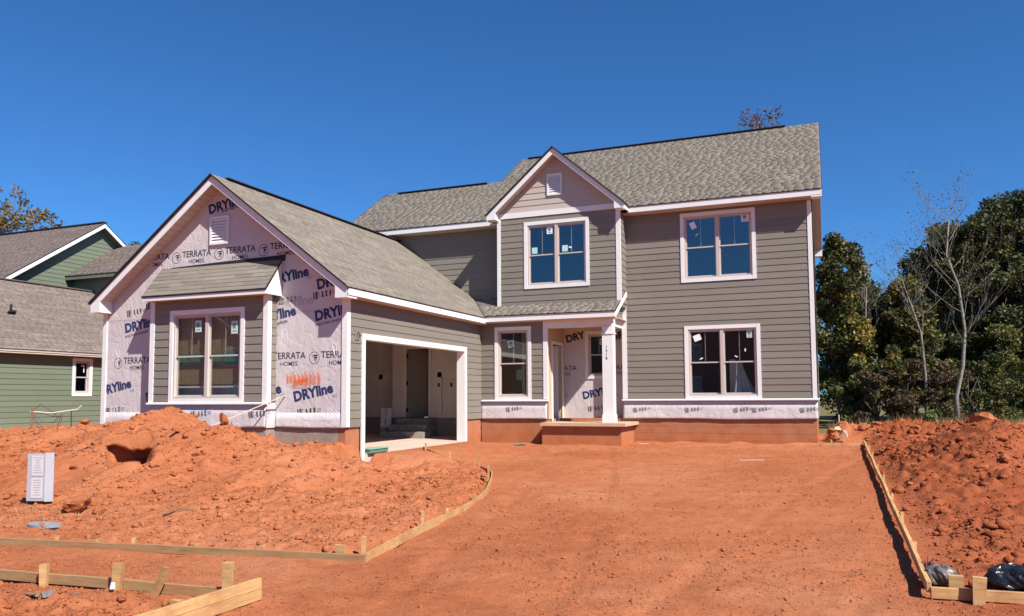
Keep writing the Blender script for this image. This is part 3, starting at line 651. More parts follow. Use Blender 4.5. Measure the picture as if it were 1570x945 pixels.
# gable front of the garage wing
mb = MB(); zt = lambda x: ZGP - SG * abs(x - XGP) - 0.14
mb.prism([(XGL, YG, ZW), (XG, YG, ZW), (XG, YG, zt(XG)), (XGP, YG, zt(XGP)), (XGL, YG, zt(XGL))], (0, 0.12, 0)); build('gable_wall', mb, 'interior', HS)
mb = MB(); mb.prism([(XGL, YG - .006, ZW + .3), (XG, YG - .006, ZW + .3), (XG, YG - .006, zt(XG)), (XGP, YG - .006, zt(XGP)), (XGL, YG - .006, zt(XGL))], (0, 0.005, 0)); wg = build('house_wrap', mb, 'wrap', HS)
wrap_skirt(fG, XBAY1, XG - 0.01, ZW, ZW + .32, 0.008); wrap_skirt(fG, XGL + .01, XBAY0, ZW, ZW + .32, 0.008)
# bay
mb = MB(); core(mb, fBay, XBAY0, XBAY1, ZW, 2.5, [inner(w5)], -0.1, 0); slabf(mb, side(XBAY1), YBAY + .1, YG - .007, ZW, 2.5, -.1, 0); slabf(mb, side(XBAY0), YBAY + .1, YG - .007, ZW, 2.5, 0, .1); build('bay_wall', mb, 'interior', HS)
wy = wrap_skirt(fBay, XBAY0, XBAY1, ZW, 0.0); mb = MB(); slabf(mb, side(XBAY1), YBAY, YG - .008, ZW, 0, 0.001, 0.006); build('house_wrap', mb, 'wrap', HS)
mb = MB(); slabf(mb, side(XBAY0), YBAY, YG - .008, ZW, 2.4, -0.006, -0.001); build('house_wrap', mb, 'wrap', HS)
mb = MB(); mb.box((w5[0] + .05, YBAY + .16, .42), (w5[1] - .05, YBAY + .19, 2.0)); build('boarding', mb, 'osb', HS)
mb = MB(); mb.box((w5[0] + .12, YBAY + .145, .84), (w5[1] - .12, YBAY + .155, 1.12)); build('green_strip', mb, 'green_box', HS)
mb = MB(); mb.box((w5[0] + .12, YBAY + .14, .34), (w5[1] - .12, YBAY + .15, .38)); build('batten', mb, 'tape', HS)
mb = MB(); mb.box((-8.02, YW + .5, 0), (-7.94, YW + .52, 2.0)); mb.box((-8.25, YW + .62, .6), (-8.05, YW + .63, .9)); build('green_strip', mb, 'green_glass', HS)

# ---- siding
siding(wall_main, f0, XB + .003, -0.11, 0.03, 5.26, 'siding', [w1, w2])
siding(wall_left, f0, -14.4, XBL, 2.5, 5.26, 'siding')
siding(wall_bump, fB, XBL + .1, XB - .1, 2.70, 5.36, 'siding', [w3])
siding(wall_gable, fB, XBL, XB, 5.52, 7.2, 'siding_beige', [(-7.15, -6.69, 5.93, 6.57)], lambda z: (XBP - (7.12 - z) / SB, XBP + (7.12 - z) / SB))
siding(wall_bside, sB, YB + .03, -.02, 2.72, 5.30, 'siding')
siding(wall_box, fW, XG + .003, XP - .1, 0.03, 2.24, 'siding', [w4])
siding(wall_right, sR, 0.11, 8.7, ZW, 5.26, 'siding')
mb = MB(); core(mb, sG, YG, YW - 0.002, ZW, 2.3, [(GD[0] + .1, GD[1] - .1, ZW, GD[3] - .1)], -0.14, 0.0); wall_gs = build('wall', mb, 'drywall', HS)
siding(wall_gs, sG, YG + .1, YW - .004, ZW + .02, 2.24, 'siding', [(GD[0], GD[1], ZW, GD[3])])
mb = MB(); core(mb, fBay, XBAY0, XBAY1, 0, 2.5, [inner(w5)], 0.0005, 0.001); wall_bay = build('bay_cladding', mb, 'dark', HS)
siding(wall_bay, fBay, XBAY0 + .1, XBAY1 - .1, 0.03, 2.32, 'siding', [w5]); siding(wall_bay, side(XBAY1), YBAY + .1, YG - .01, 0.03, 2.4, 'siding')
# little triangle of siding over the porch beam
siding(wall_porch, side(XB - .12), YW + .1, -0.005, 2.265, 3.09, 'siding', (), lambda z: (max(YW + .1, YSK + (z - ZSK + .12) / SSK), -0.02))

# ---- white trim
def trim(F, u0, u1, z0, z1, d=0.03, name='corner_board', mat='trim', d0=0.002):
    mb = MB(); slabf(mb, F, u0, u1, z0, z1, d0, d); return build(name, mb, mat, HS)
trim(f0, -0.11, 0.03, 0.0, 5.26); trim(sR, -0.03, .1, 0.0, 5.26, .029)
trim(f0, XB - .135, XB + .002, 0.03, 3.0)
trim(fB, XBL - .01, XBL + .1, 2.72, 5.36); trim(fB, XB - .1, XB + .03, 2.72, 5.36); trim(sB, YB - .028, YB + .03, 2.72, 5.36, .029)
trim(fB, XBL - .02, XB + .032, 5.365, 5.52, .033, 'frieze_board')
trim(fW, XP - .1, XP + .03, 0.03, 2.24); trim(sP, YW - .028, YW + .05, 0.0, 2.24, .028)
trim(fG, XG - .10, XG + .03, ZW + .02, 2.22, 0.03); trim(sG, YG - .028, YG + .1, ZW + .02, 2.22, .028)
trim(fG, XGL - .03, XGL + .10, ZW + .02, 2.22)
trim(fBay, XBAY0 - .03, XBAY0 + .1, 0.0, 2.34); trim(fBay, XBAY1 - .1, XBAY1 + .03, 0.0, 2.34); trim(side(XBAY1), YBAY - .028, YBAY + .1, 0.0, 2.34, .028)
trim(fBay, XBAY0 - .03, XBAY1 + .03, 2.342, 2.46, .03, 'frieze_board', 'soffit')
for F, a, b in ((f0, XB - .15, .05), (fW, XG + .03, XP + .05), (fBay, XBAY0 - .05, XBAY1 + .05)):
    mb = MB(); mb.hexa([F.p(a, -.03, .002), F.p(b, -.03, .002), F.p(b, -.03, .075), F.p(a, -.03, .075), F.p(a, .02, .002), F.p(b, .02, .002), F.p(b, 0.0, .075), F.p(a, 0.0, .075)]); build('drip_ledge', mb, 'trim', HS)
mb = MB(); slabf(mb, sG, GD[0], GD[0] + .1, GD[2] - .25, GD[3], .003, .045); slabf(mb, sG, GD[1] - .1, GD[1], GD[2] - .1, GD[3], .003, .045); slabf(mb, sG, GD[0] + .1, GD[1] - .1, GD[3] - .1, GD[3], .003, .043); build('garage_door_trim', mb, 'trim', HS)
mb = MB(); slabf(mb, sG, GD[1] - .125, GD[1] - .1, GD[2] - .1, GD[3] - .1, -.21, .04); slabf(mb, sG, GD[0] + .1, GD[0] + .125, GD[2] - .1, GD[3] - .1, -.21, .04); slabf(mb, sG, GD[0] + .125, GD[1] - .125, GD[3] - .125, GD[3] - .1, -.21, .04); build('jamb', mb, 'trim', HS)
# junction box on the garage wall
mb = MB(); slabf(mb, sG, -7.70, -7.56, 1.33, 1.56, .012, .03); b_ = build('light_block', mb, 'siding', HS)
mb = MB(); mb.tube([sG.p(-7.63, 1.50, .05), sG.p(-7.66, 1.47, .09), sG.p(-7.63, 1.42, .10), sG.p(-7.60, 1.38, .07)], .012); build('cable', mb, 'wire', b_)

# ---- windows
def stk(u, z, w=.17, h=.2, m='sticker', r=0, p=True): return (u, z, w, h, m, r, 1) if p else (u, z, w, h, m, r)
window(HS, f0, *w1, stickers=[stk(-3.05, 1.70, .20, .17, 'sticker', .35, False), stk(-1.66, 1.76, .15, .20, 'sticker_green'), stk(-2.95, 1.12, .09, .03, 'sticker', .4, False), stk(-2.02, 1.16, .08, .03, 'sticker', -.4, False), stk(-1.78, 1.33, .03, .08, 'sticker', 0, False)])
window(HS, f0, *w2, stickers=[stk(-3.10, 4.85, .15, .20, 'sticker', .4, False), stk(-1.70, 4.95, .19, .22, 'sticker'), stk(-3.0, 4.58, .09, .03, 'sticker', .6, False)])
window(HS, fB, *w3, stickers=[stk(-7.10, 4.92, .18, .20, 'sticker'), stk(-7.57, 4.36, .17, .18, 'sticker_green', 0, False), stk(-6.64, 4.36, .17, .18, 'sticker_green', 0, False), stk(-6.48, 4.38, .09, .04, 'sticker', -.3, False)])
window(HS, fW, *w4, twin=False, stickers=[stk(-8.18, 1.62, .2, .2, 'sticker_green', .2)])
window(HS, fBay, *w5, stickers=[stk(-12.86, 1.72, .18, .26, 'sticker_green'), stk(-11.84, 1.66, .18, .28, 'sticker_green')])
window(HS, fP, *w6, twin=False, cw=0.09, stickers=[stk(-5.92, 1.72, .12, .18, 'sticker_green')])
# plastic sheet hanging behind the lower right-hand window
V = []; Fc = []
for i in range(22):
    for j in range(16):
        u = i / 21; v = j / 15; x = -2.02 + (.16 + .55 * v ** 1.6) * (u - .35) * 1.2 + .10 * v; V.append((x, .28 + .05 * math.sin(u * 26 + v * 3) * (.3 + v), 1.02 - 1.1 * v))
for i in range(21):
    for j in range(15): a = i * 16 + j; Fc.append((a, a + 1, a + 17, a + 16))
mb = MB(); mb.v = V; mb.f = Fc; build('plastic_sheet', mb, 'plastic_sheet', HS, True)
mb = MB(); mb.box((-2.42, .3, .1), (-2.36, .36, 1.6)); mb.box((-2.25, .5, .05), (-2.1, .53, 1.1)); build('interior_stud', mb, 'tape', HS)

# ---- gable vents
def vent(F, u0, u1, z0, z1):
    mb = MB(); c = .05; slabf(mb, F, u0, u0 + c, z0, z1, .004, .05); slabf(mb, F, u1 - c, u1, z0, z1, .004, .05); slabf(mb, F, u0 + c, u1 - c, z0, z0 + c, .004, .05); slabf(mb, F, u0 + c, u1 - c, z1 - c, z1, .004, .05)
    v = build('gable_vent', mb, 'trim', HS); n = 8; h = (z1 - z0 - 2 * c) / n
    for i in range(n):
        a = z0 + c + i * h; mb = MB(); mb.hexa([F.p(u0 + c, a, .035), F.p(u1 - c, a, .035), F.p(u1 - c, a, .042), F.p(u0 + c, a, .042), F.p(u0 + c, a + h, .006), F.p(u1 - c, a + h, .006), F.p(u1 - c, a + h, .013), F.p(u0 + c, a + h, .013)]); build('louver', mb, 'trim', v)
vent(fG, -12.80, -12.26, 3.60, 4.25); vent(fB, -7.15, -6.69, 5.93, 6.57)

# ---- roofs
def deck(pts, th=0.02, name='roof', mat='dark'):
    a, b, c = Vector(pts[0]), Vector(pts[1]), Vector(pts[2]); n = (b - a).cross(c - a).normalized(); n = n if n.z > 0 else -n
    mb = MB(); mb.prism(pts, -n * th); return build(name, mb, mat, HS)
def bar(name, a, b, w, h, mat='trim', up=(0, 0, 1), parent=None): mb = MB(); mb.beam(a, b, w, h, up); return build(name, mb, mat, parent or HS)
zm = lambda y: ZE + SMN * (y + OE)
rm = deck([(XLR, -OE - .045, ZE - .031), (XRO, -OE - .045, ZE - .031), (XRO, YRID, ZRID), (XLS, YRID, ZRID), (XLS, YLR, zm(YLR)), (XLR, YLR, zm(YLR))])
deck([(XLS, YRID, ZRID), (XRO, YRID, ZRID), (XRO, YREAR, ZE), (XLS, YREAR, ZE)]); deck([(XLR, YLR, zm(YLR)), (XLS, YLR, zm(YLR)), (XLS, 5.4, ZE), (XLR, 5.4, ZE)])
LM = math.hypot(YRID + OE, ZRID - ZE); LL = math.hypot(YLR + OE, zm(YLR) - ZE)
shingles('main', rm, (0, -OE, ZE + .002), (1, 0, 0), (0, YRID + OE, ZRID - ZE), lambda v: XLR if v < LL else XLS, lambda v: XRO, LM, 'shingle')
def ridge(a, b, r): mb = MB(); mb.beam(a, b, .2, .022); return build('ridge_vent', mb, 'dark', r)
ridge((XLS + .3, YRID, ZRID + .02), (XRO - 1.0, YRID, ZRID + .02), rm); ridge((XLR + .6, YLR, zm(YLR) + .02), (XLS - .5, YLR, zm(YLR) + .02), rm)
# garage wing
yv = lambda x: min(-0.01, YSK + (SG * (XGE - x) - (ZSK - ZGE)) / SSK)
YGO = YGF - .075
rg = deck([(XGE + .04, YGO, ZGE - .03), (XGE + .04, YSK, ZGE - .03), (XGE - .9, yv(XGE - .9), ZGE + SG * .9), (XGP, -.01, ZGP), (XGP, YGO, ZGP)])
deck([(XGEL - .04, YGO, ZGE - .03), (XGP, YGO, ZGP), (XGP, 3, ZGP), (XGEL - .04, 3, ZGE - .03)])
LG = math.hypot(XGE - XGP, ZGP - ZGE); cg = (XGE - XGP) / LG
shingles('garage', rg, (XGE, 0, ZGE + .002), (0, 1, 0), (XGP - XGE, 0, ZGP - ZGE), lambda v: YGO, lambda v: yv(XGE - max(v, 0) * cg), LG, 'shingle')
ridge((XGP, YGF + .4, ZGP + .02), (XGP, -.02, ZGP + .02), rg)
# porch skirt roof
xv = lambda y: XGE - (SSK * (y - YSK) + (ZSK - ZGE)) / SG
rs = deck([(XGE, YSK - .05, ZSK - .025), (XSK + .03, YSK - .05, ZSK - .025), (XSK, -.01, ZSK + SSK * (-YSK - .01)), (xv(-.01), -.01, ZSK + SSK * (-YSK - .01))])
LS = math.hypot(YSK, SSK * YSK); shingles('skirt', rs, (0, YSK, ZSK + .002), (0 + 1, 0, 0), (0, 1, SSK), lambda v: xv(YSK + v * .894), lambda v: XSK, LS - .02, 'shingle')
# bump gable roof
ye = lambda z: (z - ZE) / SMN - OE + .05
zb0 = ZBP - SB * XBE
YBO = YBF - .07
rb = deck([(XBP + XBE + .04, YBO, zb0 - .035), (XBP + XBE, max(YBF + .1, ye(zb0)), zb0), (XBP, ye(ZBP), ZBP), (XBP, YBO, ZBP)])
rb2 = deck([(XBP - XBE - .04, YBO, zb0 - .035), (XBP, YBO, ZBP), (XBP, ye(ZBP), ZBP), (XBP - XBE, max(YBF + .1, ye(zb0)), zb0)])
LB = math.hypot(XBE, ZBP - zb0)
shingles('bumpr', rb, (XBP + XBE, 0, zb0 + .002), (0, 1, 0), (-XBE, 0, ZBP - zb0), lambda v: YBO, lambda v: ye(zb0 + max(v, 0) * (ZBP - zb0) / LB), LB, 'shingle')
shingles('bumpl', rb2, (XBP - XBE, 0, zb0 + .002), (0, 1, 0), (XBE, 0, ZBP - zb0), lambda v: YBO, lambda v: ye(zb0 + max(v, 0) * (ZBP - zb0) / LB), LB, 'shingle')
# bay roof
YE, ZEB, YT, ZT = -8.52, 2.47, YG - .01, 3.14; XA, XC = -14.24, -10.78
ry = deck([(XA - .02, YE - .045, ZEB - .055), (XC + .02, YE - .045, ZEB - .055), (XC, YT, ZT), (XA, YT, ZT)], .03, 'bay_roof')
shingles('bay', ry, (0, YE, ZEB + .002), (1, 0, 0), (0, YT - YE, ZT - ZEB), lambda v: XA, lambda v: XC, math.hypot(YT - YE, ZT - ZEB) - .02, 'shingle', .125, .011, True, .2, .42)
mb = MB(); mb.prism([(XA + .3, YG - .012, 3.10), (XC + .08, YG - .012, 3.10), (XC + .08, YG - .012, 3.23), (-12.3, YG - .012, 3.20), (XA + .3, YG - .012, 3.15)], (0, -.012, 0)); build('flashing', mb, 'dark', ry)
mb = MB(); mb.prism([(XC, YE, ZEB - .03), (XC, YE, ZEB - .15), (XC, YG - .02, ZEB - .15), (XC, YG - .02, ZT - .03)], (-.025, 0, 0)); build('roof_cheek', mb, 'trim', ry)
mb = MB(); mb.prism([(XA, YE, ZEB - .03), (XA, YE, ZEB - .15), (XA, YG - .02, ZEB - .15), (XA, YG - .02, ZT - .03)], (.025, 0, 0)); build('roof_cheek', mb, 'trim', ry)
mb = MB(); mb.box((XA, YE - .02, ZEB - .155), (XC, YE, ZEB - .02)); build('fascia', mb, 'trim', ry)
mb = MB(); mb.box((XA + .03, YE + .002, ZEB - .15), (XC - .03, YBAY - .001, ZEB - .13)); build('soffit', mb, 'soffit', ry)

# fascias, soffits, rakes
mb = MB(); mb.box((XLR, -OE - .02, ZE - .20), (XBP - XBE + .2, -OE, ZE - .02)); build('fascia', mb, 'trim', HS)
mb = MB(); mb.box((XBP + XBE - .05, -OE - .02, ZE - .20), (XRO, -OE, ZE - .02)); build('fascia', mb, 'trim', HS)
mb = MB(); mb.box((XLR, -OE + .001, ZE - .215), (XRO - .02, .03, ZE - .195)); so_ = build('soffit', mb, 'soffit', HS)
mb = MB()
for i in range(1, 4): mb.box((XLR, -OE + i * .095, ZE - .2165), (XRO - .02, -OE + i * .095 + .007, ZE - .2155))
build('soffit_groove', mb, 'groove', so_)
mb = MB(); mb.box((XGE - .003, YGF + .02, ZGE - .19), (XGE + .02, YSK, ZGE - .02)); build('fascia', mb, 'trim', HS)
mb = MB(); mb.box((XG - .05, YGF + .03, ZGE - .205), (XGE - .004, YSK + .3, ZGE - .185)); build('soffit', mb, 'soffit', HS)
mb = MB(); mb.box((XGE + .02, YSK - .02, ZSK - .19), (XSK, YSK, ZSK - .02)); build('fascia', mb, 'trim', HS)
mb = MB(); mb.box((XG - .05, YSK + .001, ZSK - .21), (XSK - .02, YW + .02, ZSK - .19)); build('soffit', mb, 'soffit', HS)
def rake(F, x0, z0, x1, z1, h=.17, th=.022, dout=0.0, name='rake_board'):
    mb = MB(); n = (Vector((x1 - x0, 0, z1 - z0))).normalized(); dn = 1
    mb.prism([F.p(x0, z0 - .02, dout), F.p(x1, z1 - .02, dout), F.p(x1, z1 - .02 - h, dout), F.p(x0, z0 - .02 - h, dout)], F.n * th); return build(name, mb, 'trim', HS)
def soffit_slope(a0, a1, z0, z1, axis, d0, d1, off, boards=0, mat='soffit'):
    pass
# garage gable rakes (front)
fGf = front(YGF)
for sgn in (-1, 1):
    xe = XGP + sgn * (XGE - XGP); rake(fGf, xe, ZGE, XGP, ZGP, .20)
    mb = MB(); mb.prism([(xe, YGF + .002, ZGE - .17), (XGP, YGF + .002, ZGP - .17), (XGP, YGF + .002, ZGP - .19), (xe, YGF + .002, ZGE - .19)], (0, YG - YGF - .012, 0)); s_ = build('soffit', mb, 'soffit', HS)
    mb = MB(); n = 26
    for i in range(1, n):
        t = i / n; x = xe + (XGP - xe) * t; z = ZGE + (ZGP - ZGE) * t - .1908; mb.box((x - .004, YGF + .01, z - .002), (x + .004, YG - .012, z + .002))
    build('soffit_groove', mb, 'groove', s_)
    xi = XGP + sgn * (XG - XGP)
    mb = MB(); q = xe - sgn * .30; mb.prism([(xe, YGF - .024, ZGE - .02), (xe, YGF - .024, ZGE - .24), (q, YGF - .024, ZGE - .24), (q, YGF - .024, ZGE - .02 + .30 * SG - .1)], (0, .36, 0)); build('eave_return', mb, 'trim', HS)
    mb = MB(); mb.prism([(xe + sgn * .01, YGO - .004, ZGE + .012), (XGP, YGO - .004, ZGP + .014), (XGP, YGO - .004, ZGP - .01), (xe + sgn * .01, YGO - .004, ZGE - .012)], (0, .004, 0)); build('drip_edge', mb, 'dark', HS)
fBf = front(YBF)
for sgn in (-1, 1):
    xe = XBP + sgn * XBE; rake(fBf, xe, zb0, XBP, ZBP, .19)
    mb = MB(); mb.prism([(xe, YBF + .002, zb0 - .16), (XBP, YBF + .002, ZBP - .16), (XBP, YBF + .002, ZBP - .18), (xe, YBF + .002, zb0 - .18)], (0, YB - YBF - .022, 0)); build('soffit', mb, 'soffit', HS)
    q = xe - sgn * .28
    mb = MB(); mb.prism([(xe, YBF - .024, zb0 - .02), (xe, YBF - .024, zb0 - .16), (q, YBF - .024, zb0 - .16), (q, YBF - .024, zb0 - .02 + .28 * SB - .1)], (0, .33, 0)); build('eave_return', mb, 'trim', HS)
    mb = MB(); mb.box((xe, YBF + .3, zb0 - .15), (xe - sgn * .02, -OE + .01, zb0 - .02)); build('fascia', mb, 'trim', HS)
    mb = MB(); mb.prism([(xe + sgn * .01, YBO - .004, zb0 + .012), (XBP, YBO - .004, ZBP + .014), (XBP, YBO - .004, ZBP - .01), (xe + sgn * .01, YBO - .004, zb0 - .012)], (0, .004, 0)); build('drip_edge', mb, 'dark', HS)
# main right-hand rake
mb = MB()
for (y0, z0, y1, z1) in ((-OE, ZE, YRID, ZRID), (YREAR, ZE, YRID, ZRID)):
    mb.prism([(XRO, y0, z0 - .02), (XRO, y1, z1 - .02), (XRO, y1, z1 - .2), (XRO, y0, z0 - .2)], (-.022, 0, 0))
build('rake_board', mb, 'trim', HS)
mb = MB()
for (y0, z0, y1, z1) in ((-OE, ZE, YRID, ZRID), (YREAR, ZE, YRID, ZRID)):
    mb.prism([(0.002, y0, z0 - .16), (0.002, y1, z1 - .16), (0.002, y1, z1 - .18), (0.002, y0, z0 - .18)], (XRO - .026, 0, 0))
s_ = build('soffit', mb, 'soffit', HS)
mb = MB(); mb.box((0.0, YREAR - .3, ZE - .24), (XRO + .002, YREAR + .02, ZE - .02)); build('eave_return', mb, 'trim', HS)
mb = MB(); mb.box((0.005, -OE - .02, ZE - .24), (XRO + .002, -OE + .25, ZE - .19)); build('eave_return', mb, 'trim', HS)
mb = MB(); mb.box((XRO - .01, -OE, ZE - .025), (XRO + .012, -OE + .002, ZE + .015))
mb.prism([(XRO + .003, -OE, ZE + .01), (XRO + .003, YRID, ZRID + .01), (XRO + .003, YRID, ZRID - .02), (XRO + .003, -OE, ZE - .02)], (.012, 0, 0)); build('drip_edge', mb, 'dark', HS)
# skirt right rake
mb = MB(); mb.prism([(XSK, YSK, ZSK - .02), (XSK, -.002, ZSK - SSK * YSK - .02), (XSK, -.002, ZSK - SSK * YSK - .16), (XSK, YSK, ZSK - .2)], (.022, 0, 0)); build('rake_board', mb, 'trim', HS)

# ---- porch: slab, post, beams, ceiling, door
mb = MB(); mb.box((XP - .02, -1.62, -.70), (-4.72, YPB, -.615)); build('porch_slab', mb, 'primed', HS)
mb = MB(); mb.box((XP - .002, -1.50, -1.9), (-4.86, .02, -.70)); build('porch_base', mb, 'found_main', HS)
px0, px1, py0, py1 = -5.45, -5.15, -1.12, -.84
mb = MB(); mb.box((px0, py0, -.615), (px1, py1, 2.02)); pst = build('porch_post', mb, 'trim', HS)
mb = MB(); mb.box((px0 - .02, py0 - .02, -.614), (px1 + .02, py1 + .02, -.40)); build('post_base', mb, 'trim', pst)
mb = MB(); mb.box((px0 - .02, py0 - .02, 1.80), (px1 + .02, py1 + .02, 1.835)); build('post_collar', mb, 'trim', pst)
for i, ch in enumerate('1318'): lettering(pst, front(py0), ch, -5.33, 1.42 - i * .105, .10, 'ink', 0, 0.002, 1, .004, None, 'house_number', 'c')
mb = MB(); mb.box((XP - .02, py0 + .01, 2.03), (px1 - .005, py1 - .02, 2.262)); mb.box((px0 + .02, py1 - .02, 2.03), (px1 - .002, .03, 2.262)); build('porch_beam', mb, 'trim', HS)
mb = MB(); mb.box((XP - .02, py1 - .01, 2.24), (XB, YPB, 2.26)); build('porch_ceiling', mb, 'soffit', HS)
trim(sP, -.68, -.60, -.60, 1.70, .03, 'door_casing'); trim(sP, .28, .36, -.60, 1.70, .03, 'door_casing'); trim(sP, -.60, .28, 1.62, 1.70, .03, 'door_casing')
mb = MB(); mb.box((XP - 1.0, -.10, -.58), (XP - .10, .27, 1.60)); dr = build('front_door', MB().box((XP - .95, .22, -.58), (XP - .1, .27, 1.60)), 'trim', HS)
mb = MB(); mb.tube([(XP - .85, .2, .35), (XP - .85, .16, .35)], .03, 8); build('handle', mb, 'metal', dr)

# ---- garage interior
mb = MB(); mb.box((XGL + .1, YG + .25, -1.35), (XG - .21, .60, -1.104)); mb.box((XG - .21, GD[0] + .1, -1.35), (XG + .06, GD[1] - .1, -1.104)); build('garage_floor', mb, 'slab', HS)
mb = MB(); core(mb, front(-.15), -12.6, XG - .14, ZW, 2.3, [(-12.11, -11.29, ZW, 1.62)], -.12, 0); mb.box((XGL + .1, .50, ZW), (-12.6, .62, 2.3)); mb.box((-12.6, -.03, ZW), (-12.5, .5, 2.3)); wgar = build('garage_drywall', mb, 'drywall', HS)
mb = MB(); mb.box((-12.6, -.10, -1.104), (XG - .2, .02, ZW)); mb.box((XGL + .1, .55, -1.104), (-12.6, .7, ZW)); mb.box((-12.6, .021, -1.104), (-12.45, .55, ZW)); build('garage_curb', mb, 'concrete', HS)
mb = MB(); mb.box((XGL + .05, YG + .25, ZW), (XGL + .15, .5, 2.3)); mb.box((XGL + .05, YG + .13, ZW), (XG - .14, YG + .2, 2.3)); build('garage_drywall', mb, 'drywall', HS)
mb = MB(); mb.box((XGL + .05, YG + .13, 2.28), (XG - .01, .6, 2.32)); build('garage_ceiling', mb, 'drywall', HS)
for (a, b, c, d) in ((-11.0, -10.86, ZW, 2.28), (-10.1, -9.98, ZW, 2.28), (-11.15, XG - .2, .72, .88)):
    mb = MB(); mb.box((a, -.154, c), (b, -.151, d)); build('joint_tape', mb, 'tape', wgar)
for (a, b, c, d) in ((-14.6, -14.46, ZW, 2.28), (-13.5, -13.36, ZW, 2.28), (XGL + .2, -12.62, .70, .86)):
    mb = MB(); mb.box((a, .496, c), (b, .499, d)); build('joint_tape', mb, 'tape', wgar)
for x in (-10.95, -10.52): mb = MB(); mb.box((x - .035, -.156, .42), (x + .035, -.15, .54)); build('outlet_box', mb, 'dark', wgar)
mb = MB(); mb.tube([(-10.85, -.16, .80), (-10.82, -.17, .5), (-10.86, -.165, .2), (-10.80, -.17, -.1), (-10.84, -.165, -.4)], .006, 5); build('loose_wire', mb, 'wire', wgar)
mb = MB(); mb.box((-12.20, -.185, ZW), (-12.10, -.151, 1.72)); mb.box((-11.30, -.185, ZW), (-11.20, -.151, 1.72)); mb.box((-12.10, -.185, 1.62), (-11.30, -.151, 1.72)); build('door_casing', mb, 'tape', HS)
mb = MB(); mb.hexa([(-12.07, -.12, ZW + .02), (-11.35, .42, ZW + .02), (-11.38, .46, ZW + .02), (-12.10, -.08, ZW + .02), (-12.07, -.12, 1.6), (-11.35, .42, 1.6), (-11.38, .46, 1.6), (-12.10, -.08, 1.6)]); dr = build('garage_entry_door', mb, 'door', HS)
for z in (-.3, .55, 1.4): mb = MB(); mb.box((-12.11, -.16, z - .06), (-12.05, -.12, z + .06)); build('hinge', mb, 'dark', dr)
mb = MB(); mb.tube([(-11.45, .28, .5), (-11.43, .22, .5)], .03, 8); build('handle', mb, 'metal', dr)
# block steps
def steps():
    st = HS
    for (x0, x1, y0, y1, z0, z1) in ((-12.25, -10.75, -1.50, -1.10, -1.104, -.91), (-12.2, -10.9, -1.09, -.70, -1.104, -.72), (-12.15, -11.05, -.69, -.105, -1.104, -.55)):
        n = 4
        for r in range(int(round((z1 - z0) / .19))):
            zz0 = z0 + r * (z1 - z0) / round((z1 - z0) / .19); zz1 = z0 + (r + 1) * (z1 - z0) / round((z1 - z0) / .19)
            for i in range(n):
                a = x0 + (x1 - x0) * i / n; b = x0 + (x1 - x0) * (i + 1) / n
                mb = MB(); mb.box((a + .005, y0, zz0 + .004), (b - .005, y1, zz1 - .004)); build('step_block', mb, 'concrete', st)
steps()
mb = MB(); mb.box((-12.30, -1.0, -.905), (-12.28, -.9, -.9))

# ---- prints on the wrap
CL = (XGL + .1, XG - .1)
def terrata(F, par, u, z, k=1.0, clip=None, ring=True):
    if ring and (clip is None or clip[0] < u - .2 * k): emblem(par, F, u, z, .135 * k)
    lettering(par, F, 'TERRATA', u + .175 * k, z - .005, .205 * k, 'ink', 0, .003, .98, .008, clip)
    lettering(par, F, 'HOMES.', u + .37 * k, z - .155 * k, .13 * k, 'ink', 0, .0012, 1.05, .008, clip)
for u in (-13.81, -12.55, -11.30): terrata(fG, wg, u, 3.38, 1, (-14.3, -10.15))
terrata(fG, wg, -15.06, 3.38, 1, (-14.55, -13.7), False)
terrata(fG, wg, -15.55, .95, 1, CL); terrata(fG, wg, -9.92, .95, 1, CL); terrata(fG, wg, -11.17, .95, 1, CL)
def dry(F, par, u, z, k=1.0, clip=None, rot=.20, sub=True):
    lettering(par, F, 'DRYline', u, z, .30 * k, 'ink_navy', rot, .014 * k, 1.0, .008, clip)
    if sub: lettering(par, F, 'W', u + .97 * k, z + .06 * k, .13 * k, 'ink_grey', rot, 0, 1, .008, clip)
def weather(F, par, u, z, clip=None, rot=.2): lettering(par, F, 'WEATHER BARRIER', u, z, .085, 'ink', rot, .001, 1.0, .008, clip)
dry(fG, wg, -10.42, .02, 1, CL); dry(fG, wg, -11.75, .02, 1, CL); dry(fG, wg, -16.1, .18, 1, CL); dry(fG, wg, -14.62, .02, 1, CL)
dry(fG, wg, -11.08, 2.58, 1, (XGL, -9.35), .16); dry(fG, wg, -9.86, 2.42, 1, (XGL, -9.42), .16, False)
dry(fG, wg, -9.90, 1.74, 1, CL, .16, False); weather(fG, wg, -9.90, 1.62, CL, .16); dry(fG, wg, -11.4, 1.74, 1, CL, .16, False); weather(fG, wg, -11.35, 1.62, CL, .16)
dry(fG, wg, -15.35, 1.68, 1, CL, .16, False); weather(fG, wg, -15.35, 1.55, CL, .16)
dry(fG, wg, -12.86, 4.33, 1, (-13.1, -11.95), .18, False); weather(fG, wg, -12.5, 4.32, (-13.1, -12.0), .18)
lettering(wg, fG, 'DRYline', -10.9, 2.02, .28, 'ink_faint', .12, .004, 1, .007, CL)
for u, z in ((-10.32, -.30), (-9.95, 2.2), (-10.85, 2.12), (-15.9, -.28), (-15.3, 2.05), (-14.7, 2.2)): codes(wg, fG, u, z)
for u in (-12.95, -11.35): codes(wy, fBay, u, -.33, .15, .12, .026)
for u in (-4.85, -3.4, -2.1, -1.62, -.42): codes(wm, f0, u, -.36, .13, .14, .031)
codes(wb, fW, -8.3, -.33, .13, .14, .031)
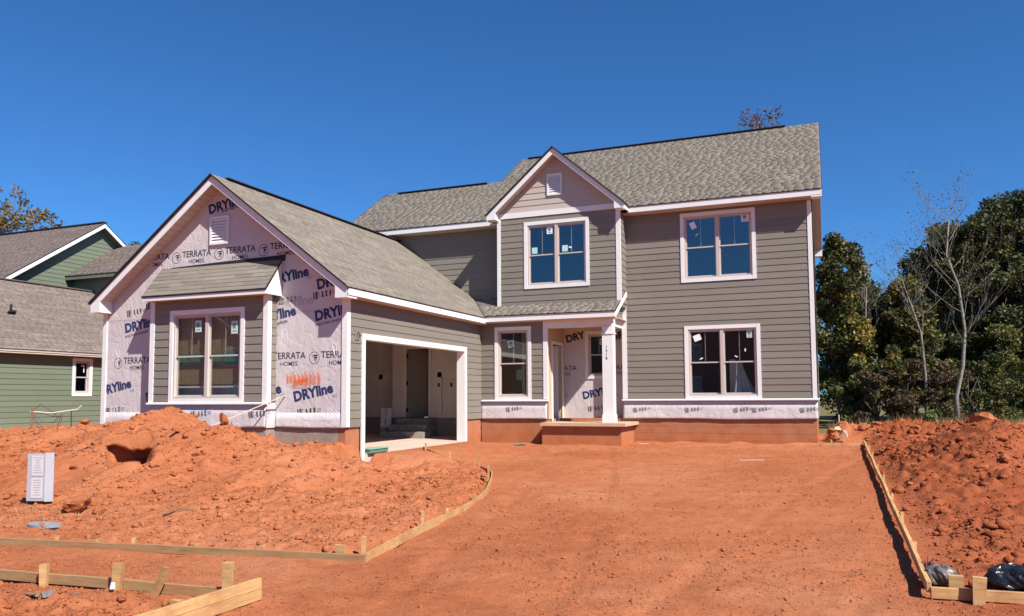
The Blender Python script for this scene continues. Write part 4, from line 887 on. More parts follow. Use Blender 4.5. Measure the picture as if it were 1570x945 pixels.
lettering(wp, fP, 'DRYline', -7.0, 1.72, .30, 'ink', .22, .014, 1, .009, (XP + .01, -6.47)); lettering(wp, fP, 'DRYline', -5.62, 1.72, .30, 'ink', .22, .014, 1, .009, (-5.5, XB - .01))
dry(fP, wp, -6.5, .02, 1, (XP + .01, XB - .02)); dry(fP, wp, -8.05, .0, 1, (XP + .01, XB - .02))
for u in (-7.55, -5.83): lettering(wp, fP, 'TERRATA', u, .88, .205, 'ink', 0, .001, .98, .009, (XP + .01, XB - .02)); lettering(wp, fP, 'HOMES.', u + .2, .73, .13, 'ink', 0, 0, 1.05, .009, (XP + .01, XB - .02))
terr_gap = None
codes(wp, fP, -6.35, -.36)
for z, a, b in ((1.98, XBAY1 + .02, XG - .1), (1.98, XGL + .1, XBAY0 - .05)):
    mb = MB(); slabf(mb, fG, a, b, z, z + .012, .0066, .0075)
    k = int((b - a) / .045)
    for i in range(k): u_ = a + (b - a) * i / k; slabf(mb, fG, u_, u_ + .012, z - .05 + .01 * math.sin(i), z - .012, .0066, .0075)
    build('lap_seam', mb, 'ink_faint', wg)
for i in range(46):
    u_, z_ = random.uniform(XGL + .2, XG - .2), random.uniform(-.2, 3.0); mb = MB(); slabf(mb, fG, u_ - .009, u_ + .009, z_ - .009, z_ + .009, .0066, .0105); build('cap_nail', mb, 'ink_faint', wg)
for u_, z_, n_ in ((-9.5, -.1, 7), (-9.4, 1.3, 5), (-10.7, 1.6, 4), (-15.7, 0.0, 6), (-15.6, 1.3, 4), (-13.4, 4.0, 4), (-11.4, 3.9, 4)):
    for i in range(n_):          # stretched pleats in the sheet
        a_ = random.uniform(-.9, .9) - 1.2; L_ = random.uniform(.25, .6); o_ = random.uniform(-.12, .12); mb = MB(); p0, p1 = (u_ + o_, z_), (u_ + o_ + L_ * math.cos(a_) * .5, z_ - L_ * abs(math.sin(a_))); nx_ = .009
        if not (XGL + .1 < p1[0] < XG - .12): continue
        b0 = fG.p(p0[0], p0[1], .0062); mb.v = [fG.p(p0[0] - nx_, p0[1], .0062), fG.p(p0[0] + nx_, p0[1], .0062), fG.p(p1[0] + nx_, p1[1], .0062), fG.p(p1[0] - nx_, p1[1], .0062), fG.p((p0[0] + p1[0]) / 2, (p0[1] + p1[1]) / 2, .0135)]
        mb.f = [(0, 1, 4), (1, 2, 4), (2, 3, 4), (3, 0, 4)]; build('pleat', mb, 'wrap', wg)
# orange spray paint scribble
def scribble():
    mb = MB(); rr = random.Random(4); x = -10.62
    def ribbon(pts, w):
        for a, b in zip(pts, pts[1:]):
            d = Vector((b[0] - a[0], b[1] - a[1])); n = Vector((-d.y, d.x)).normalized() * w; k = len(mb.v)
            mb.v += [fG.p(a[0] + n.x, a[1] + n.y, .010), fG.p(b[0] + n.x, b[1] + n.y, .010), fG.p(b[0] - n.x, b[1] - n.y, .010), fG.p(a[0] - n.x, a[1] - n.y, .010)]; mb.f.append((k, k + 1, k + 2, k + 3))
    zc = .52
    for i in range(9):
        h = rr.uniform(.10, .17); w = rr.uniform(.05, .09)
        ribbon([(x, zc + h), (x + w * .3, zc - h), (x + w * .6, zc + h * .5), (x + w, zc - h * .8)], .021); x += w + rr.uniform(.02, .05)
    for i in range(5): y = .45 + i * .035; ribbon([(-10.55 + rr.uniform(0, .15), y - .1), (-10.2 + rr.uniform(0, .3), y - .08 + rr.uniform(-.05, .05))], .03)
    for i, v in enumerate(mb.v): mb.v[i] = (v[0], v[1] - .0004 * (i // 4), v[2])
    build('spray_paint', mb, 'spray', wg, fix=False)
scribble()

# ------------------------------------------------------------------ things by the house
def stack():
    for i in range(3): pass
for (x, z0, z1, yy, lab) in ((-12.33, -.80, -.50, -1.0, 'lower white carton on the garage steps'), (-12.31, -.497, -.22, -1.0, 'upper white carton stacked beside the garage entry door')):
    c = root('carton', lab, 'carton', (x, yy, z0 - (0 if z0 < -.6 else 0)), 'cartons by the garage steps')
    build('box_body', MB().box((x - .12, yy - .12, z0), (x + .12, yy + .12, z1)), 'paper', c)
    build('tape_strip', MB().box((x - .02, yy - .122, z0), (x + .02, yy - .1202, z1)), 'lath', c)
    mb = MB(); rr = random.Random(int(z0 * 100))
    for k in range(4): mb.box((x + .04, yy - .123, z0 + .04 + k * .055), (x + .04 + rr.uniform(.03, .07), yy - .1205, z0 + .065 + k * .055))
    build('label_print', mb, 'ink', c)
cart_base = one('block_stack', MB().box((-12.47, -1.14, -1.103), (-12.262, -.86, -.803)), 'concrete', 'grey concrete block under the white cartons', 'block', (-12.36, -1, -1.103))
gb = root('plastic_crate', 'flat green plastic crate lying on the garage apron', 'crate', (-9.06, -7.0, -1.103))
mb = MB(); mb.box((-9.24, -7.26, -1.102), (-8.98, -6.5, -1.02)); build('crate_body', mb, 'green_box', gb)
mb = MB(); mb.box((-9.26, -7.28, -1.02), (-8.96, -6.48, -1.0)); build('rim', mb, 'green_glass', gb)
lt = MB(); zz = hz1(-11.2, -9.6); lt.beam((-11.25, -9.9, hz1(-11.25, -9.9) - .03), (-10.64, YG - .02, .16), .03, .012); one('wood_lath', lt, 'lath', 'thin pale wooden lath leaning against the pink gable wall', 'lath', (-11.25, -9.9, hz1(-11.25, -9.9) - .03))

# ================================================================== form boards and stakes
BH, BT = .089, .038
def board(a, b, label, lift=.0, mat='wood', z=None, group=None, dz=(0, 0)):
    a = Vector((a[0], a[1], 0)); b = Vector((b[0], b[1], 0)); za = float(H([a.x], [a.y], False)[0]) if z is None else z[0]; zb = float(H([b.x], [b.y], False)[0]) if z is None else z[1]
    a.z = za + BH / 2 - .012 + lift; b.z = zb + BH / 2 - .012 + lift; d = b - a; L = d.length
    me_b = MB(); n = max(2, int(L / .4)); rr = random.Random(int(L * 100))
    s = Vector((0, 1, 0)); V = []; Fc = []
    for i in range(n + 1):
        t = i / n; w = rr.uniform(-.004, .004) if 0 < i < n else 0
        for (yy, zz) in ((-BT / 2, -BH / 2), (BT / 2, -BH / 2), (BT / 2, BH / 2), (-BT / 2, BH / 2)): V.append((t * L, yy + w, zz + w * .6))
    for i in range(n):
        for j in range(4): q = i * 4; Fc.append((q + j, q + (j + 1) % 4, q + 4 + (j + 1) % 4, q + 4 + j))
    Fc += [(3, 2, 1, 0), tuple(range(n * 4, n * 4 + 4))]
    me_b.v = V; me_b.f = Fc; o = build('form_board', me_b, mat)
    bv = o.modifiers.new('bevel', 'BEVEL'); bv.width = .003; bv.segments = 1; bv.limit_method = 'ANGLE'
    o.location = a; o.rotation_euler = d.to_track_quat('X', 'Z').to_euler(); return tag(o, label, 'board', group)
def stake(x, y, top, label, w=.04, t=.035, lean=(0, 0), z=None, rot=0.2, mat='wood', group='wooden form stakes'):
    z0 = (hz1(x, y) if z is None else z) - .08; rr = random.Random(int(x * 91 + y * 37)); mb = MB(); ww, tt = w / 2, t / 2; h = top - z0
    lo = [(-ww * .75, -tt), (ww * .75, -tt), (ww * .75, tt), (-ww * .75, tt)]; hi = [(-ww, -tt), (ww, -tt), (ww, tt), (-ww, tt)]
    mb.hexa([(p[0], p[1], 0) for p in lo] + [(p[0] + lean[0], p[1] + lean[1], h + rr.uniform(-.008, .008)) for p in hi])
    o = build('wooden_stake', mb, mat); o.location = (x, y, z0); o.rotation_euler = (0, 0, rot + rr.uniform(-.25, .25)); return tag(o, label, 'stake', group)
A0, A1 = (-13.5, yformA(-13.5)), (-4.2, yformA(-4.2))
am = (-8.05, yformA(-8.05))
board(A0, am, 'weathered form board running out past the white permit board', mat='wood_old')
board((am[0] + .004, am[1]), A1, 'long straight form board meeting the curved board at the corner', mat='wood_old')
zA = float(H([-7.], [yformA(-7.) - .3], False)[0])
for x, h, w_ in ((-8.03, .02, 'next to the joint of the two straight form boards'), (-7.5, .02, 'one past the board joint'), (-7.0, .055, 'a little taller, two past the board joint'), (-6.2, .02, 'midway along the straight form board'), (-5.4, .03, 'last before the wide corner stake')): stake(x, yformA(x) + .05, zA + .09 + h, 'stake top behind the form board, ' + w_)
stake(-8.98, yformA(-8.98) + .06, zA + .28, 'taller wooden stake beside the buried meter lid')
stake(-4.52, yformA(-4.52) + .06, zA + .16, 'wide wooden stake just behind the corner of the form boards', .11)
stake(-4.27, yformA(-4.27) + .07, zA + .26, 'tall wooden stake standing in the corner of the form boards', .05)
# curved board
ys = np.linspace(-14.98, -5.55, 60); V = []; Fc = []
cxs = xcurve(ys); k3 = np.ones(7) / 7; cs = np.convolve(np.pad(cxs, 3, 'edge'), k3, 'valid'); cs[0] = -4.19
for i, (x, y) in enumerate(zip(cs, ys)):
    j0, j1 = max(0, i - 1), min(len(ys) - 1, i + 1); d = Vector((cs[j1] - cs[j0], ys[j1] - ys[j0], 0)).normalized(); n = Vector((d.y, -d.x, 0)) * .012
    z0 = float(H([x + .35], [y], False)[0]) - .012 + .02 * math.sin(i * .21)
    V += [(x - n.x, y - n.y, z0), (x + n.x, y + n.y, z0), (x + n.x, y + n.y, z0 + .10), (x - n.x, y - n.y, z0 + .10)]
for i in range(len(ys) - 1):
    for j in range(4): q = i * 4; Fc.append((q + j, q + (j + 1) % 4, q + 4 + (j + 1) % 4, q + 4 + j))
Fc += [(3, 2, 1, 0), tuple(range(len(V) - 4, len(V)))]
mb = MB(); mb.v = V; mb.f = Fc; one('curved_form_board', mb, 'wood', 'thin form board bent in a curve along the driveway edge', 'board', (-4.8, -10, -1.45))
ORD = ['first', 'second', 'third', 'fourth', 'fifth', 'sixth', 'seventh', 'eighth']
k_ = 0
for (y, h) in ((-13.3, .24), (-12.4, .11), (-11.1, .13), (-9.0, .30), (-7.3, .34), (-6.35, .24), (-5.75, .22)):
    x = float(np.interp(y, ys, cs)) - .06; stake(x, y, float(H([x + .5], [y], False)[0]) + h, ORD[k_] + ' stake inside the curved form board counted from its corner', z=float(H([x + .5], [y], False)[0])); k_ += 1
# front-left form
cC = lambda x: -16.50 + (x + 4.5) * .072
board((-9.5, cC(-9.5)), (-4.36, cC(-4.36)), 'long form board of the short front form with leaning stakes', mat='wood_old', z=(-1.575, -1.575))
board((-4.32, -16.42), (-4.42, -18.6), 'yellow end board of the short front form, upper of two', .088, 'wood', z=(-1.575, -1.585)); board((-4.318, -16.42), (-4.41, -18.6), 'yellow end board of the short front form, lower of two', -.003, 'wood', z=(-1.575, -1.585))
stake(-6.52, cC(-6.52) - .06, -1.40, 'squat wooden stake in front of the short form, beside the bark strips', .07, .05, z=-1.6)
stake(-5.70, cC(-5.70) - .06, -1.345, 'thick wooden stake in front of the short form beside a silver scrap', .085, .05, (.02, 0), z=-1.6)
stake(-5.27, cC(-5.27) - .13, -1.335, 'leaning wooden stake tilted sideways across the short form board', .075, .045, (.16, .05), z=-1.6, rot=0)
stake(-4.55, cC(-4.55) - .055, -1.27, 'tallest wooden stake at the corner of the short form', .085, .05, (.01, 0), z=-1.6)
stake(-4.60, -17.05, -1.475, 'low wooden stake stub inside the yellow end board', .10, .05, z=-1.6)
# right-hand form
xR = lambda y: 1.08 + (y - .3) * .0139
R = [(.25, xR(.25)), (-3.6, xR(-3.6)), (-7.3, xR(-7.3)), (-11.0, xR(-11.0)), (-14.6, .872)]
labs = ['form board of the pad edge nearest the house corner', 'second form board of the pad edge counted from the house', 'third form board of the pad edge counted from the house', 'form board of the pad edge ending at the black bag corner']
for i in range(4):
    (ya, xa), (yb, xb) = R[i], R[i + 1]; gza, gzb = float(gz(np.array(ya))), float(gz(np.array(yb)))
    board((xa + .006 * i, ya - (.002 if i else 0)), (xb + .006 * i, yb), labs[i], .055, z=(gza, gzb))
for k_, y in enumerate ((-1.2, -3.2, -5.4, -7.4, -9.4, -11.2, -12.8)): stake(xR(y) + .06, y, float(gz(np.array(y))) + .13 + .03 * math.sin(y * 5), ORD[k_] + ' stake outside the straight pad edge counted from the house', .035, .035, z=float(gz(np.array(y))))
board((.90, -14.60), (3.2, -14.42), 'form board in front of the black trash bag', .012, z=(-1.55, -1.55))
stake(1.225, -14.66, -1.345, 'big grey-tan stake leaning on the board before the black bag', .10, .05, (.02, .03), z=-1.57, rot=0)
build_small = MB().box((1.06, -14.40, -1.52), (1.17, -14.35, -1.40)); one('wood_offcut', build_small, 'wood', 'small wooden offcut behind the form board corner', 'offcut', (1.1, -14.38, -1.52))
board((.06, -.15), (1.02, -.12), 'short cross board at the corner of the house foundation', .0, z=(-1.2, -1.2))
for x, w_ in ((.30, 'nearer the foundation'), (.98, 'at the pad edge')): stake(x, -.07, -1.05, 'small stake behind the house corner cross board, ' + w_, .05, z=-1.2)

# ================================================================== small things on the lot
def clod(x, y, s, label, seed, sq=(1, 1, .75), sink=.25, mat='dirt'):
    rr = np.random.default_rng(seed); bm = bmesh.new(); bmesh.ops.create_icosphere(bm, subdivisions=3, radius=1.0)
    D = rr.normal(size=(9, 3)); D /= np.linalg.norm(D, axis=1)[:, None]; L = rr.uniform(.45, .88, 9); P0 = rr.uniform(0, 9, 3)
    for v in bm.verts:
        c = np.array(v.co); k = np.max(c @ D.T / L); c = c / max(1.0, k)
        nn = .07 * math.sin(c[0] * 7 + P0[0]) * math.sin(c[1] * 6 + P0[1]) + .05 * math.sin(c[2] * 11 + P0[2] + c[0] * 5); c = c * (1 + nn); v.co = Vector((c[0] * sq[0] * s, c[1] * sq[1] * s, c[2] * sq[2] * s))
    me = bpy.data.meshes.new('dirt_clod'); bm.to_mesh(me); bm.free(); me.materials.append(MT[mat])
    o = bpy.data.objects.new('dirt_clod', me); COL.objects.link(o); o.location = (x, y, hz1(x, y) + s * sq[2] * (.7 - sink)); o.rotation_euler = (0, 0, seed); return tag(o, label, 'clod', 'large clay clods')
clod(-9.25, -14.12, .20, 'big round red clod beside the buried meter lid', 3)
clod(-8.98, -14.02, .09, 'small clod leaning against the big round clod', 4)
clod(-10.42, -10.1, .16, 'pointed clod on the heap crest before the bay window', 9, (.7, .6, 1.1), .3)
clod(3.95, 1.2, .42, 'largest clay boulder on the bank before the woods', 12, (1, .8, .8)); clod(4.75, 1.0, .34, 'flat-topped clay boulder right of the largest boulder', 14, (1.2, .9, .6)); clod(4.55, .3, .18, 'small clod below the flat-topped boulder', 15)
SMALL = 'fist-sized red clay clod lying on the bank beside the pad'
for i in range(34): clod(random.uniform(1.3, 4.5), random.uniform(-9, 5), random.uniform(.05, .13), SMALL, 40 + i)
for i in range(12): clod(random.uniform(.35, 2.6), random.uniform(.8, 2.4), random.uniform(.08, .2), 'broken clay lump heaped beside the house corner', 90 + i)
for i in range(18): clod(random.uniform(-15.5, -9.5), random.uniform(-13.5, -9.6), random.uniform(.04, .10), 'loose red clod on the heap before the pink gable', 120 + i)
for i in range(9): clod(random.uniform(-8.6, -5.0), random.uniform(-18, -16.75), random.uniform(.03, .06), 'loose red clod inside the short front form', 160 + i)

# overhanging crust above a dark hollow in the heap
V = []; Fc = []; nu, nv_ = 16, 13
for side_ in (0, 1):
    for i in range(nu):
        for j in range(nv_):
            l_ = -.48 + 1.02 * i / (nu - 1); fr = -.34 + .80 * max(0, (l_ + .28) / .75) + .035 * math.sin(i * .9 + 1) + .02 * math.sin(i * 2.7); a_ = -.66 + (fr + .66) * j / (nv_ - 1)
            px_ = -11.25 + .67 * l_ + .74 * a_; py_ = -11.5 + .74 * l_ - .67 * a_
            zz = float(H(np.array([px_]), np.array([py_]), False, False)[0]) + .02 + .014 * math.sin(i * 2.3 + j * 1.1) + .01 * math.sin(j * 2.9 - i)
            V.append((px_, py_, zz - side_ * (.05 + .03 * math.sin(i * 1.3) ** 2)))
for i in range(nu - 1):
    for j in range(nv_ - 1): q = i * nv_ + j; Fc.append((q, q + 1, q + nv_ + 1, q + nv_)); q += nu * nv_; Fc.append((q, q + nv_, q + nv_ + 1, q + 1))
K = nu * nv_
for i in range(nu - 1):
    for j in (0, nv_ - 1): q = i * nv_ + j; Fc.append((q, q + nv_, q + nv_ + K, q + K))
for j in range(nv_ - 1):
    for i in (0, nu - 1): q = i * nv_ + j; Fc.append((q, q + 1, q + 1 + K, q + K))
mb = MB(); mb.v = V; mb.f = Fc; one('clay_crust', mb, 'dirt', 'overhanging crust of red clay above a dark hollow in the heap', 'clay', (-11.25, -11.5, -.7), None, True)
# permit board on a stake
PX, PY = -10.43, -13.83; pz = hz1(PX, PY)
pb = root('permit_board', 'white plastic permit board with two paper sheets on a stake', 'sign', (PX, PY, pz))
fp = Frame((PX, PY, 0), (.955, .295, 0), (.295, -.955, 0))
mb = MB(); slabf(mb, fp, -.17, .10, pz + .06, pz + .74, -.02, 0); slabf(mb, fp, .10, .105, pz + .06, pz + .74, -.02, .012); build('backing_board', mb, 'board_white', pb)
mb = MB(); mb.hexa([fp.p(.105, pz + .05, 0), fp.p(.20, pz + .05, -.05), fp.p(.20, pz + .05, -.055), fp.p(.105, pz + .05, -.005), fp.p(.105, pz + .75, 0), fp.p(.20, pz + .75, -.05), fp.p(.20, pz + .75, -.055), fp.p(.105, pz + .75, -.005)]); build('folded_flap', mb, 'board_white', pb)
for z0, z1 in ((.42, .71), (.10, .39)):
    mb = MB(); slabf(mb, fp, -.10, .075, pz + z0, pz + z1, .002, .006); sh = build('paper_sheet', mb, 'paper', pb)
    mb = MB()
    for k in range(7): w = random.uniform(.03, .07); slabf(mb, fp, -.01 - w, -.01 + w, pz + z1 - .035 - k * .035, pz + z1 - .026 - k * .035, .0065, .008)
    build('printed_lines', mb, 'ink_faint', sh)
mb = MB(); slabf(mb, fp, -.06, -.02, pz - .1, pz + .72, -.05, -.021); build('stake', mb, 'wood', pb)
# meter lid
lx, ly = -9.0, -14.80; lz = hz1(lx, ly) - .012
ml = root('meter_lid', 'blue-grey oval meter lid half buried behind the form board', 'lid', (lx, ly, lz))
mb = MB(); k = 20
mb.prism([(lx + .24 * math.cos(a), ly + .16 * math.sin(a), lz + .02) for a in [2 * math.pi * i / k for i in range(k)]], (0, 0, .035)); build('lid_plate', mb, 'metal', ml)
mb = MB(); mb.prism([(lx + .27 * math.cos(a), ly + .19 * math.sin(a), lz - .05) for a in [2 * math.pi * i / k for i in range(k)]], (0, 0, .065)); build('lid_collar', mb, 'dark', ml)
# trash bags
def bag(name, x, y, z, sx, sy, sz, label, mat, seed):
    bm = bmesh.new(); bmesh.ops.create_icosphere(bm, subdivisions=4, radius=1.0); rr = random.Random(seed); ph = [rr.uniform(0, 6) for _ in range(8)]
    for v in bm.verts:
        c = v.co.copy(); a = math.atan2(c.y, c.x)
        k = 1 + .10 * math.sin(a * 5 + ph[0] + c.z * 3) + .07 * abs(math.sin(a * 9 + ph[1] + c.z * 5)) + .06 * math.sin(c.x * 9 + ph[2]) * math.sin(c.z * 8 + ph[3]) + .05 * abs(math.sin(c.y * 14 + c.x * 8 + ph[4]))
        c *= k; v.co = Vector((c.x * sx, c.y * sy, max(c.z, -.55) * sz))
    me = bpy.data.meshes.new(name); bm.to_mesh(me); bm.free(); me.materials.append(MT[mat]); o = bpy.data.objects.new(name, me); COL.objects.link(o); o.location = (x, y, z + .5 * sz); return tag(o, label, 'bag')
bag('trash_bag', 1.62, -14.16, -1.49, .24, .17, .11, 'shiny black plastic bag lying behind the form board', 'bag', 3)
bag('knotted_bag', 1.93, -14.22, -1.49, .12, .12, .12, 'small knotted black plastic bag pressed against the larger bag', 'bag', 5)
MT['clear_bag'] = simple('grey_film', (0.11, 0.095, 0.09), 0.4, 0.5, 9)
bag('crumpled_bag', 1.02, -14.18, -1.50, .12, .13, .09, 'crumpled grey plastic film in the corner of the forms', 'clear_bag', 8)
mb = MB()
for i in range(26): a = random.uniform(0, 6.28); r = random.uniform(.03, .09); mb.tube([(.95, -13.95, -1.5), (.95 + r * .6 * math.cos(a), -13.95 + r * .6 * math.sin(a), -1.44 + random.uniform(0, .06)), (.95 + r * math.cos(a), -13.95 + r * math.sin(a), -1.42 + random.uniform(-.05, .08))], .004, 4)
one('weed_clump', mb, 'wire', 'dark dried weed clump beside the pad edge board', 'weed', (.95, -13.95, -1.5))
# bark strips, silver scrap
bk = MB()
for i in range(16): x = -6.15 + random.uniform(-.25, .25); y = -16.85 + random.uniform(-.14, .08); z = hz1(x, y) + .015; bk.beam((x, y, z), (x + random.uniform(.1, .22), y - random.uniform(.02, .12), z + random.uniform(-.005, .03)), .03, .008)
one('bark_strips', bk, 'bark_pale', 'bundle of grey bark strips lying by the short form board', 'bark', (-6.15, -16.85, hz1(-6.15, -16.85)))
one('foil_scrap', MB().hexa([(-5.70, -16.72, -1.55), (-5.66, -16.74, -1.55), (-5.65, -16.70, -1.55), (-5.69, -16.69, -1.55), (-5.69, -16.71, -1.50), (-5.66, -16.73, -1.49), (-5.65, -16.70, -1.50), (-5.68, -16.69, -1.51)]), 'sticker', 'silver scrap at the foot of the thick stake', 'scrap', (-5.68, -16.71, -1.55))
def twig(x, y, L, a, label, r=.008):
    mb = MB(); pts = []
    for i in range(6): t = i / 5; pts.append((x + L * t * math.cos(a) + random.uniform(-.02, .02), y + L * t * math.sin(a), hz1(x + L * t * math.cos(a), y + L * t * math.sin(a)) + .012 + .03 * math.sin(t * 3)))
    mb.tube(pts, [r * (1 - .7 * i / 5) for i in range(6)], 5); one('twig', mb, 'twig', label, 'twig', pts[0], 'twigs on the clay', True)
twig(-11.95, -12.05, .7, 1.75, 'long bent twig on the heap left of the dark nook', .016); twig(-8.0, -13.9, .45, .8, 'dark twig lying behind the long straight form board', .014)
for i in range(10): twig(random.uniform(1.5, 3.3), random.uniform(-6, -2), random.uniform(.3, .8), random.uniform(.3, 1.2), 'thin root hanging out of the dark red heap', .008)
one('wood_scrap', MB().beam((-1.6, -4.15, hz1(-1.6, -4.15) + .01), (-1.1, -4.05, hz1(-1.1, -4.05) + .012), .05, .012), 'lath', 'pale wooden slat lying flat on the clay pad', 'slat', (-1.6, -4.15, hz1(-1.6, -4.15)))
one('paver_scrap', MB().beam((-7.85, -1.75, hz1(-7.85, -1.75) + .02), (-7.5, -1.7, hz1(-7.5, -1.7) + .03), .12, .035), 'concrete', 'dark flat offcut on the clay below the porch window', 'offcut', (-7.7, -1.75, hz1(-7.7, -1.75)))
one('paper_scrap', MB().beam((-4.55, -.75, hz1(-4.5, -.75) + .01), (-4.3, -.7, hz1(-4.3, -.7) + .02), .12, .008), 'paper', 'white paper scrap on the clay by the porch base', 'scrap', (-4.5, -.75, hz1(-4.5, -.75)))
one('plank_offcut', MB().beam((-9.95, -9.05, hz1(-9.95, -9.05) + .03), (-9.45, -8.95, hz1(-9.45, -8.95) + .04), .12, .03), 'twig', 'dark plank offcut half buried before the pink wall', 'offcut', (-9.9, -9.0, hz1(-9.9, -9.0)))
MT['rubble'] = simple('clay_rubble', (0.403, 0.256, 0.171), 0.9, 0.2, 8)
one('pale_rubble', MB().hexa([(.50, .45, -1.0), (.70, .42, -1.03), (.72, .52, -.95), (.50, .55, -.93), (.60, .46, -.86), (.66, .44, -.9), (.68, .5, -.84), (.58, .52, -.80)]), 'rubble', 'pale slab of rubble against the bank at the house corner', 'rubble', (.6, .5, -1.0))
one('insulation_scrap', MB().hexa([(.38, 1.2, -.84), (.56, 1.2, -.85), (.58, 1.32, -.85), (.36, 1.32, -.85), (.42, 1.22, -.76), (.52, 1.24, -.75), (.52, 1.3, -.77), (.42, 1.3, -.78)]), 'lath', 'pale scrap on top of the bank by the house corner', 'scrap', (.5, 1.25, -.85))
mb = MB(); mb.tube([(.55, 3.2, -.85), (.55, 3.2, -.48)], .018, 6); one('pipe_stub', mb, 'pipe', 'small white capped pipe standing behind the house corner', 'pipe', (.55, 3.2, -.85))
# pipe stand beside the green house
qx, qy = -20.3, -6.6; q0 = hz1(qx, qy)
ps = root('utility_stake', 'rusty stake carrying a pale pipe and wires before the green house', 'stake', (qx, qy, q0))
mb = MB(); mb.tube([(qx, qy, q0 - .1), (qx + .02, qy, q0 + .62)], .025, 6); build('stake', mb, 'rust', ps)
mb = MB(); mb.tube([(qx - .05, qy, q0 + .50), (qx + .4, qy + .3, q0 + .46), (qx + .9, qy + .7, q0 + .55), (qx + .98, qy + .75, q0 + .66)], .022, 6); build('pipe', mb, 'pipe', ps)
for k in range(5):
    mb = MB(); mb.tube([(qx, qy, q0 + .5 - .03 * k), (qx + .15 + .07 * k, qy + .15, q0 + .7 - .25 * k), (qx + .3 + .09 * k, qy + .3, q0 + .55 - .18 * k), (qx + .5 + .05 * k, qy + .4, q0 + .35 + .02 * k)], .008, 5); build('wire', mb, 'wire', ps)
mb = MB(); mb.tube([(qx + .8, qy + .6, q0 - .1), (qx + .78, qy + .6, q0 + .5)], .014, 5); build('support_rod', mb, 'wire', ps)

# ================================================================== neighbouring green house
NB = root('green_house', 'sage green house with brown shingle roofs beside the building lot', 'house', (-25, 0, -1.0))
XN, XNG = -22.5, -27.0
def nroof(pts, name='roof'):
    a, b, c = Vector(pts[0]), Vector(pts[1]), Vector(pts[2]); n = (b - a).cross(c - a).normalized(); n = n if n.z > 0 else -n
    mb = MB(); mb.prism(pts, -n * .04); return build(name, mb, 'dark', NB)
sN = side(XN); sNG = side(XNG); wn = (-3.62, -2.88, .2, 1.44)
mb = MB(); core(mb, sN, -9.5, 0, -.80, 1.5, [inner(wn, .08)], -.12, 0); nw = build('wall', mb, 'interior', NB)
siding(nw, sN, -9.5, 0, -.78, 1.47, 'siding_green', [wn], None, .168)
window(NB, sN, *wn, twin=False, cw=.09, muntin=False, stickers=[(-3.2, 1.2, .12, .04, 'sticker', 0), (-3.16, 1.08, .03, .2, 'sticker', 0)])
mb = MB(); mb.box((-29.2, -9.4, -1.9), (XN - .03, 0, -.80)); build('foundation', mb, 'found_grey', NB)
trim_ = MB(); slabf(trim_, sN, -9.5, 0, -.83, -.785, .003, .04); build('base_trim', trim_, 'trim', NB)
mb = MB(); mb.box((-29.2, -9.5, -.8), (XN - .12, -9.38, 1.5)); mb.prism([(-29.2, -9.5, 1.5), (XN, -9.5, 1.5), (-25.85, -9.5, 3.95)], (0, .1, 0)); build('gable_wall', mb, 'siding_green', NB)
XNE, ZNE, XNR, ZNR = -22.2, 1.64, -25.9, 4.22
r_ = nroof([(XNE, -9.9, ZNE), (XNE, .2, ZNE), (XNR, .2, ZNR), (XNR, -9.9, ZNR)]); nroof([(XNR, -9.9, ZNR), (XNR, .2, ZNR), (-29.6, .2, ZNE), (-29.6, -9.9, ZNE)])
shingles('nb1', r_, (XNE, 0, ZNE + .002), (0, 1, 0), (XNR - XNE, 0, ZNR - ZNE), lambda v: -9.9, lambda v: .2, math.hypot(XNR - XNE, ZNR - ZNE), 'shingle_nb')
mb = MB(); mb.beam((XNR, -9.8, ZNR + .02), (XNR, .2, ZNR + .02), .2, .04); build('ridge_cap', mb, 'shingle_nb', r_)
mb = MB(); mb.box((XNE - .002, -9.9, ZNE - .10), (XNE + .02, .2, ZNE + .0)); build('fascia', mb, 'almond', NB)
mb = MB(); mb.box((XN - .05, -9.9, ZNE - .15), (XNE, .2, ZNE - .11)); build('soffit', mb, 'soffit', NB)
mb = MB(); x_, y_, z_ = -23.9, -4.75, 1.64 + (XNE + 23.9) * (ZNR - ZNE) / (XNE - XNR); mb.tube([(x_, y_, z_ - .05), (x_, y_, z_ + .32)], .04, 8); mb.prism([(x_ - .12, y_ - .12, z_ - .12), (x_ + .1, y_ - .12, z_ + .07), (x_ + .1, y_ + .12, z_ + .07), (x_ - .12, y_ + .12, z_ - .12)], (0, 0, .06)); build('vent_pipe', mb, 'dark', r_)
# two-storey block behind with its gable towards the lot
YNR, ZN2, YN0, ZN0, YN1 = 1.0, 7.22, -3.1, 4.42, 5.1
SN = (ZN2 - ZN0) / (YNR - YN0)
mb = MB(); mb.prism([(XNG, YN0 + .3, -.8), (XNG, YN1 - .3, -.8), (XNG, YN1 - .3, ZN0), (XNG, YNR, ZN2 - .15), (XNG, YN0 + .3, ZN0)], (-.12, 0, 0)); ng = build('gable_wall', mb, 'interior', NB)
siding(ng, sNG, -3, 5, 3.9, 7.1, 'siding_green', (), lambda z: (YNR - (ZN2 - .12 - z) / SN, YNR + (ZN2 - .12 - z) / SN), .168)
mb = MB(); mb.box((-40, YN0 + .3, -.8), (XNG - .12, YN0 + .42, ZN0)); mb.box((-40, YN0 + .42, -.8), (-39.9, YN1, ZN0)); build('wall', mb, 'siding_green', NB)
XNO = XNG + .35
r2 = nroof([(-40, YN0, ZN0), (XNO, YN0, ZN0), (XNO, YNR, ZN2), (-40, YNR, ZN2)]); nroof([(-40, YNR, ZN2), (XNO, YNR, ZN2), (XNO, YN1, ZN0), (-40, YN1, ZN0)])
